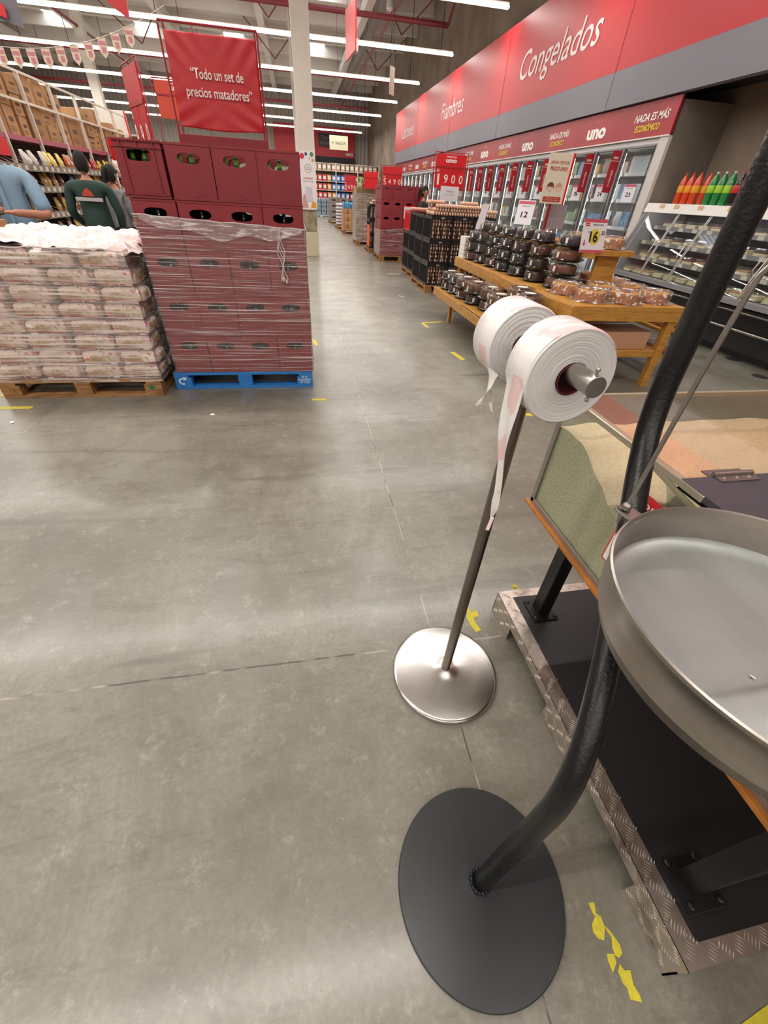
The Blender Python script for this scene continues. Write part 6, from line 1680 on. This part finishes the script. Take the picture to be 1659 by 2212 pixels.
# end-of-aisle shelving
FY = 38.0
def endrack():
    t = thing('end_rack', 'cream shelving across the far end of the aisle stocked with red and blue boxes', 'rack', (1.2, FY, 0))
    q = B()
    for x in (1.25, 2.95, 4.55, 6.1): q.box(x-.03, FY-.03, 0, x+.03, FY+.03, 3.05)
    q.out('upright', M_rack, t, True)
    q = B()
    for z in (.3, 1.02, 1.52, 2.02, 2.62, 3.03): q.box(1.2, FY, z-.03, 6.2, FY+.6, z)
    q.out('shelf', M_rack, t, True)
    B().box(1.2, FY+.61, 0, 6.2, FY+.64, 3.0).out('back_panel', mat('rack_back_panel', '7f766c', .7), t, True)
    B().box(1.25, FY-.02, .35, 2.9, FY+.5, .95).out('dark_display_box', mat('dark_box', '2c2626', .6), t, True)
endrack()
pbx = {}
for si, z in enumerate((1.02, 1.52, 2.02, 2.62)):
    for i in range(14):
        x = 1.45+i*.335
        c_, nm = (('c9464a', 'red and white'), ('d98a3a', 'orange'), ('3f74c0', 'blue'), ('b39a86', 'tan'))[3 if si == 3 else (0 if i < 3 else (1 if i == 3 or (i == 4 and si == 0) else (2 if i < 8 else 0)))]
        if c_ not in pbx:
            p_ = Proto(thing('grocery_box', '', 'box')); B().box(-.14, -.1, 0, .14, .1, .36).out('box', mat('gbox_'+nm.replace(' ', '_'), c_, .5), p_.o, bevel=.004); B().box(-.09, -.1015, .1, .09, -.1005, .28).out('front_print', mat('gbox_print', 'e8ddd6', .5), p_.o); reg(p_.o); pbx[c_] = p_
        pbx[c_].put((x, FY+.12, z), 0, '%s box on the far end rack, %s shelf up, %s from left' % (nm, ORD[si], ORD[i]), 'boxes on the far end rack')
for p_ in pbx.values(): p_.close()

# ================================================================ FREEZERS
FX = 5.5
M_ffr = mat('freezer_frame_grey', '8f8c8e', .45, .2); M_fdk = mat('freezer_gasket', '3d3a3e', .5); M_fin = mat('freezer_liner', 'dcdfe0', .5)
M_flamp = mat('freezer_lamp', 'ffffff', .5, emit=('fbf6ea', 5.0))
M_fglass = film('freezer_glass', 'f4f8f8', .015, rough=.03, bump=None, gloss=.8)
def freezer():
    t = thing('freezer_unit', '', 'freezer')       # spans y 0 .. .8, door plane x 0, depth to +.75
    q = B().box(0, 0, 0, .75, .8, .30).box(.7, 0, .3, .75, .8, 2.32).box(0, 0, 2.24, .75, .8, 2.34); q.out('cabinet', M_fin, t)
    q = B().box(-.02, .0, .28, .03, .028, 2.27).box(-.02, .772, .28, .03, .8, 2.27).box(-.02, .028, 2.24, .03, .772, 2.27).box(-.02, .028, .28, .03, .772, .33)
    d = q.out('door', M_ffr, t, bevel=.004)
    B().box(.012, .035, .33, .018, .765, 2.225).out('door_glass', M_fglass, d)
    q = B(); q.box(-.032, .036, .30, -.02, .044, 2.25).box(-.032, .756, .30, -.02, .764, 2.25); q.out('gasket', M_fdk, d)
    B().cyl((-.05, .05, 1.0), (-.05, .05, 1.5), .01, 8).out('handle', M_steel, d, smooth=True)
    for z in (.42, .80, 1.18, 1.56, 1.92): B().box(.12, .03, z-.012, .68, .77, z).box(.11, .03, z-.02, .12, .77, z+.03).out('shelf', M_fin, t)
    B().box(.035, .003, .35, .06, .024, 2.2).out('lamp', M_flamp, t)
    return t
pf = Proto(freezer()); NF = 26
for i in range(NF): pf.put((FX, 7.40+i*.808, 0), 0, 'glass-door freezer unit along the right wall, %s from the near end' % ORD[i], 'freezer units along the right wall')
pf.close()
def fend():
    t = thing('freezer_end_panel', 'white end panel closing the near end of the freezer run', 'panel', (FX, 7.22, 0))
    B().box(FX-.03, 7.2, 0, FX+.03, 7.395, 2.34).out('panel', mat('pale_end_panel', 'c9c4c0', .5), t, True, bevel=.004)
fend()
def fheader():
    t = thing('freezer_header', 'dark red header band over the freezers with repeated white and yellow slogans', 'sign', (FX-.03, 7.2, 2.34))
    B().box(FX-.04, 7.2, 2.345, FX-.005, 7.40+NF*.808, 2.765).out('header_panel', mat('deep_red_header', 'a9222e', .4, var=(1.2, '8c1c28', .8)), t, True)
    B().box(FX-.045, 7.2, 2.335, FX-.02, 7.40+NF*.808, 2.352).out('trim_strip', mat('strip_white', 'd9d4ce', .5), t, True)
    y = 7.74; k = 0; mg = mat('header_ray', '7d1c27', .6)
    while y < 27:
        if k % 2 == 0:
            text('NADA ES MÁS', (FX-.042, y, 2.60), (0, -1, 0), (0, 0, 1), .125, M_wht, t, width=.78, bold=.02, shear=.2)
            text('ECONÓMICO', (FX-.042, y+.03, 2.475), (0, -1, 0), (0, 0, 1), .105, M_yel, t, width=.56, bold=.02, shear=.2)
        else:
            text('uno', (FX-.042, y, 2.50), (0, -1, 0), (0, 0, 1), .26, M_wht, t, width=.58, bold=.045)
            text('PRECIO', (FX-.042, y, 2.665), (0, -1, 0), (0, 0, 1), .06, mat('header_soft_red', 'd07078'), t, width=.26)
            q = B()
            for s_ in range(18):
                a = 2*math.pi*s_/18; r0, r1 = .42, .78
                zc = 2.53
                z1 = min(2.76, max(2.36, zc+r1*.5*math.sin(a))); q.add([(FX-.0413, y+r0*math.cos(a), zc+r0*.45*math.sin(a)), (FX-.0413, y+r1*math.cos(a)-.012, z1), (FX-.0413, y+r1*math.cos(a)+.012, z1)], [(0, 1, 2)])
            q.out('ray_pattern', mg, t, True)
        y += 1.42 if k % 2 == 0 else 1.38; k += 1
fheader()
words = ['CARNES', 'CARNES', 'CARNES', 'NUGGETS', 'NUGGETS', 'HELADOS', 'HELADOS', 'HIELO', 'HIELO', 'HAMBURGUESAS', 'PIZZAS', 'PAPAS', 'POLLO', 'POLLO']
for i in range(14):
    y = 8.21+i*.808; t = thing('category_flag', 'slim red %s flag standing out from the freezers, %s from the near end' % (words[i].capitalize(), ORD[i]), 'sign', (FX-.06, y, 1.67), group='red category flags on the freezers')
    B().box(FX-.20, y-.004, 1.67, FX-.04, y+.004, 2.22).out('flag_panel', mat('flag_red', 'b3202b', .4), t, True, bevel=.01)
    B().box(FX-.20, y-.005, 2.085, FX-.04, y-.0042, 2.092).out('white_line', M_wht, t, True)
    text('uno', (FX-.12, y-.005, 2.13), (1, 0, 0), (0, 0, 1), .06, M_wht, t, width=.09, bold=.03)
    text(words[i], (FX-.12, y-.005, 1.86), (0, 0, 1), (-1, 0, 0), .045, M_wht, t, width=.22 if len(words[i]) < 8 else .34, bold=.01)
for i in range(9):
    y = 7.62+i*.808
    s_ = ('23', '24', '5', '11', '9', '7', '12', '8', '6')[i]
    t = card('price_card', 'pink-edged price card reading %s on the %s freezer door' % (s_, ORD[i]), FX-.05, y, 1.55, .19, .23, R(90)*0, 0, small_price(s_))
    t['group'] = 'price cards on the freezer doors'
    t.matrix_basis = Matrix.Translation((FX-.05, y+.05, 1.55)) @ Matrix.Rotation(R(-62), 4, 'Z')
# freezer contents
fp = {}
def fprod(c_, kind):
    t = thing('frozen_pack', '', 'frozen food'); m = mat('frozen_%s' % c_, c_, .35, var=(12, 'e6e6ea', .6), bump=(20, .6))
    if kind == 0: q = B(); q.grid(lambda u, v: (-.10+.20*v*0-.06*math.sin(math.pi*v)*math.sin(math.pi*u), (u-.5)*.2, v*.24), 8, 8); q.grid(lambda u, v: (-.10+.06*math.sin(math.pi*v)*math.sin(math.pi*u), (.5-u)*.2, v*.24), 8, 8); q.out('pouch', m, t, smooth=True)
    else: B().box(-.12, -.11, 0, .10, .11, .12+.06*kind).out('pack', m, t, bevel=.015)
    return t
FC = [('2f86c9', 'blue'), ('c8cdd6', 'silver white'), ('c9a48f', 'pinkish'), ('d9a13a', 'orange'), ('8a3a36', 'dark red'), ('d8d4c4', 'cream'), ('6f9a50', 'green')]
rr = random.Random(77)
for i in range(12):
    for si, z in enumerate((.42, .80, 1.18, 1.56, 1.92)):
        for j in range(3):
            if i < 2: ci = (0 if rr.random() < .5 else 1) if z < 1.6 else rr.choice((1, 2, 5))
            else: ci = rr.randrange(7)
            kd = rr.randrange(3); key = (ci, kd)
            if key not in fp: fp[key] = Proto(fprod(FC[ci][0], kd))
            fp[key].put((FX+.27, 7.40+i*.808+.17+j*.235, z+.002), rr.uniform(-.15, .15), '%s frozen pack in the %s freezer, %s shelf up, %s from near side' % (FC[ci][1], ORD[i], ORD[si], ORD[j]), 'frozen packs in the freezers')
for p_ in fp.values(): p_.close()
q = B(); q.k = 0
for i in range(12, NF):
    for z in (.42, .80, 1.18, 1.56, 1.92):
        for j in range(3): y = 7.40+i*.808+.17+j*.235; q.box(FX+.15, y-.1, z+.002, FX+.4, y+.1, z+.16+.06*rr.random(), rr.randrange(4))
tag(q.out('distant_frozen_packs', [mat('frozen_%s' % c_, c_) for c_ in ('2f86c9', 'c8cdd6', 'c9a48f', 'd8d4c4')] if False else [MATS.get('frozen_%s' % c_[0]) or mat('frozen_%s' % c_[0], c_[0], .4) for c_ in FC[:4]]), 'mixed frozen packs filling the distant freezers', 'frozen food', kind='stuff')

# ================================================================ DESSERT CASE
CY0, CY1 = 1.2, 7.15
M_cblk = mat('black_case_body', '17161a', .3); M_cgrey = mat('case_grey_trim', '8d8b8f', .4, .3); M_cwht = mat('case_white_top', 'd5d2ce', .4)
def prof_ext(q, prof, y0, y1, k=None):       # closed x-z outline swept along y
    n = len(prof); vs = [(x, y0, z) for x, z in prof]+[(x, y1, z) for x, z in prof]
    q.add(vs, [tuple(range(n)), tuple(reversed(range(n, 2*n)))]+[(i, i+n, (i+1) % n+n, (i+1) % n) for i in range(n)], k)
GP = [(5.215, .66), (5.245, .80), (5.29, .95), (5.345, 1.10), (5.405, 1.25), (5.465, 1.40), (5.50, 1.49)]
def case():
    t = thing('dessert_case', 'long refrigerated dessert display case with sloping glass doors along the right wall', 'display case', (5.5, CY0, 0))
    q = B(); prof_ext(q, [(5.62, 0), (6.3, 0), (6.3, .1), (5.62, .1)], CY0, CY1); q.out('kick_plate', mat('case_kick_plate', '6d737c', .45), t, True)
    q = B(); prof_ext(q, [(5.42, .1), (6.3, .1), (6.3, .62), (5.32, .62), (5.36, .5)], CY0, CY1); q.out('lower_body', M_cblk, t, True)
    q = B(); prof_ext(q, [(5.19, .60), (6.3, .60), (6.3, .655), (5.19, .655)], CY0, CY1); q.out('sill', M_cgrey, t, True)
    q = B(); q.cyl((5.36, CY0, .33), (5.36, CY1, .33), .018, 12).cyl((5.30, CY0, .53), (5.30, CY1, .53), .014, 12); q.out('bumper_rail', M_steel, t, True, smooth=True)
    q = B(); prof_ext(q, [(5.455, 1.44), (5.48, 1.44), (5.485, 1.49), (6.3, 1.49), (6.3, 1.555), (5.49, 1.555)], CY0, CY1); q.out('canopy', M_cwht, t, True, bevel=.004)
    B().box(6.25, CY0, .6, 6.3, CY1, 1.5).out('back_panel', mat('case_dark_lining', '26242a', .5), t, True)
    q = B(); prof_ext(q, GP+[(6.3, 1.49), (6.3, .66)], CY1-.02, CY1); prof_ext(q, GP+[(6.3, 1.49), (6.3, .66)], CY0, CY0+.02); q.out('side_panel', mat('case_side_panel', '8d8a8a', .5), t, True)
    ys = [7.03, 6.39, 5.80, 5.20, 4.58, 3.96, 3.34, 2.72, 2.1, 1.45]
    for i in range(len(ys)-1):
        y1, y0 = ys[i], ys[i+1]
        q = B(); q.tube([(x, y0+.012, z) for x, z in GP], .009, 8); q.tube([(x, y1-.012, z) for x, z in GP], .005, 6)
        d = q.out('door_frame', M_steel, t, True, smooth=True)
        q = B(); m_ = len(GP)
        q.add([(x+.003, y, z) for y in (y0+.015, y1-.012) for x, z in GP], [(j, j+1, m_+j+1, m_+j) for j in range(m_-1)]); q.out('door_glass', M_glass, d, True, smooth=True)
        q = B(); q.tube([(5.335, y0+.02, 1.12), (5.29, y0+.03, 1.10), (5.235, y0+.03, .96), (5.26, y0+.02, .90)], .008, 8); q.out('handle', M_steel, d, True, smooth=True)
    for z, x in ((.86, 5.46), (1.06, 5.58), (1.26, 5.70)):
        B().box(x, CY0+.03, z-.015, 6.2, CY1-.03, z).out('shelf', M_cwht, t, True)
        s_ = B().box(x-.015, CY0+.03, z-.03, x, CY1-.03, z+.02).out('tag_rail', M_cgrey, t, True)
        q = B()
        for k in range(22): y = CY0+.1+k*.27; q.box(x-.017, y, z-.028, x-.0155, y+.09, z+.016)
        q.out('price_tag', mat('shelf_tag_cream', 'cfc9b8', .5), s_, True)
    B().box(5.60, CY0+.1, 1.47, 5.62, CY1-.1, 1.488).out('lamp', mat('case_lamp', 'ffffff', .5, emit=('f3f0ff', 14.0)), t, True)
    q = B()
    for y in (6.75, 6.45, 6.0, 5.5): q.box(5.468, y, 1.50, 5.4695, y+.09, 1.545)
    q.out('price_sticker', mat('sticker_orange', 'd9b48a', .5), t, True)
case()
cc = {}
def clam(c1, c2):
    t = thing('dessert_box', '', 'dessert')
    B().box(-.085, -.085, .004, .085, .085, .045).out('cake_base', mat('cream_filling', 'ddd2a8', .5), t, bevel=.012)
    B().box(-.083, -.083, .044, .083, .083, .06).out('topping', mat('topping_'+c1, c1, .4, bump=(40, .8), var=(20, c2, .7)), t, bevel=.006)
    q = B(); prof = [(.105, 0), (.108, .01), (.1, .02), (.095, .075), (.075, .095), (0, .098)]
    q.lathe(prof, n=4, M=Matrix.Rotation(R(45), 3, 'Z') @ Matrix.Diagonal((1.25, 1.25, 1))); q.out('clear_lid', M_clear, t, smooth=True, ang=20)
    return t
CK = [('5a2c24', '8c3a30', 'dark red topped'), ('d9c9a0', 'e8dcc0', 'pale cream'), ('c9a27a', 'b0704a', 'caramel'), ('3a2420', '5a342a', 'chocolate topped'), ('cf6a5a', 'd98a78', 'pink salmon')]
rr = random.Random(5)
for si, (z, x) in enumerate(((.658, 5.40), (.862, 5.60), (1.062, 5.71), (1.262, 5.83))):
    for i in range(15):
        y = 6.88-i*.235
        ci = 4 if (si in (1, 2) and i > 11) else rr.choice(((1, 1, 2), (0, 1, 0, 2), (0, 1, 3), (1, 2, 3))[si])
        if ci not in cc: cc[ci] = Proto(clam(CK[ci][0], CK[ci][1]))
        cc[ci].put((x+rr.uniform(0, .02), y, z), rr.uniform(-.1, .1), '%s box in the dessert case, %s shelf up, %s from far end' % (CK[ci][2], ORD[si], ORD[i]), 'dessert boxes in the case')
for p_ in cc.values(): p_.close()
def soda(c_, lab, cap, tint):
    t = thing('soda_bottle', '', 'bottle')
    prof = [(.035, 0), (.050, .006), (.054, .03), (.051, .07), (.054, .10), (.054, .225), (.051, .262), (.041, .296), (.024, .322), (.0145, .336), (.0145, .348)]
    B().lathe(prof, n=24).out('bottle', mat('soda_%s' % c_, c_, .12, coat=.6, trans=.0), t, smooth=True)
    B().lathe([(.053, .135), (.0552, .14), (.0552, .215), (.053, .222)], n=24, cap=False).out('paper_label', mat('soda_label_%s' % lab, lab, .35), t, smooth=True)
    q = B(); q.add([(math.sin(a)*.056, -math.cos(a)*.056, z) for a, z in ((-.6, .165), (.55, .175), (.6, .200), (-.5, .190))], [(0, 1, 2, 3)]); q.out('label_script', mat('label_white', 'e3ddd6', .4), t)
    B().lathe([(.0165, .343), (.0165, .362), (.014, .364)], n=16).out('cap', mat('cap_%s' % cap, cap, .4), t, smooth=True)
    return t
so, sg, sk2 = Proto(soda('c8401c', 'e59a2e', 'd2402c', 0)), Proto(soda('1f7a3e', '9cc83a', 'c9d6c2', 0)), Proto(soda('221312', 'c2263a', 'c4303a', 0))
for i in range(9):
    P_ = so if i < 4 else (sg if i < 7 else sk2)
    nm = ['orange soda bottle', 'lime-labelled green soda bottle', 'red-labelled dark cola bottle'][0 if i < 4 else (1 if i < 7 else 2)]
    idx = i if i < 4 else (i-4 if i < 7 else i-7)
    P_.put((5.74+(.07 if i == 3 else 0), 6.86-i*.142+(.04 if i == 3 else 0), 1.556), 0, '%s on the dessert case, %s of its colour from left' % (nm, ORD[idx]), 'soda bottles on the dessert case')
so.close(); sg.close(); sk2.close()
for P_ in packs: P_.close()
# products hidden from view in the camera's own light: none
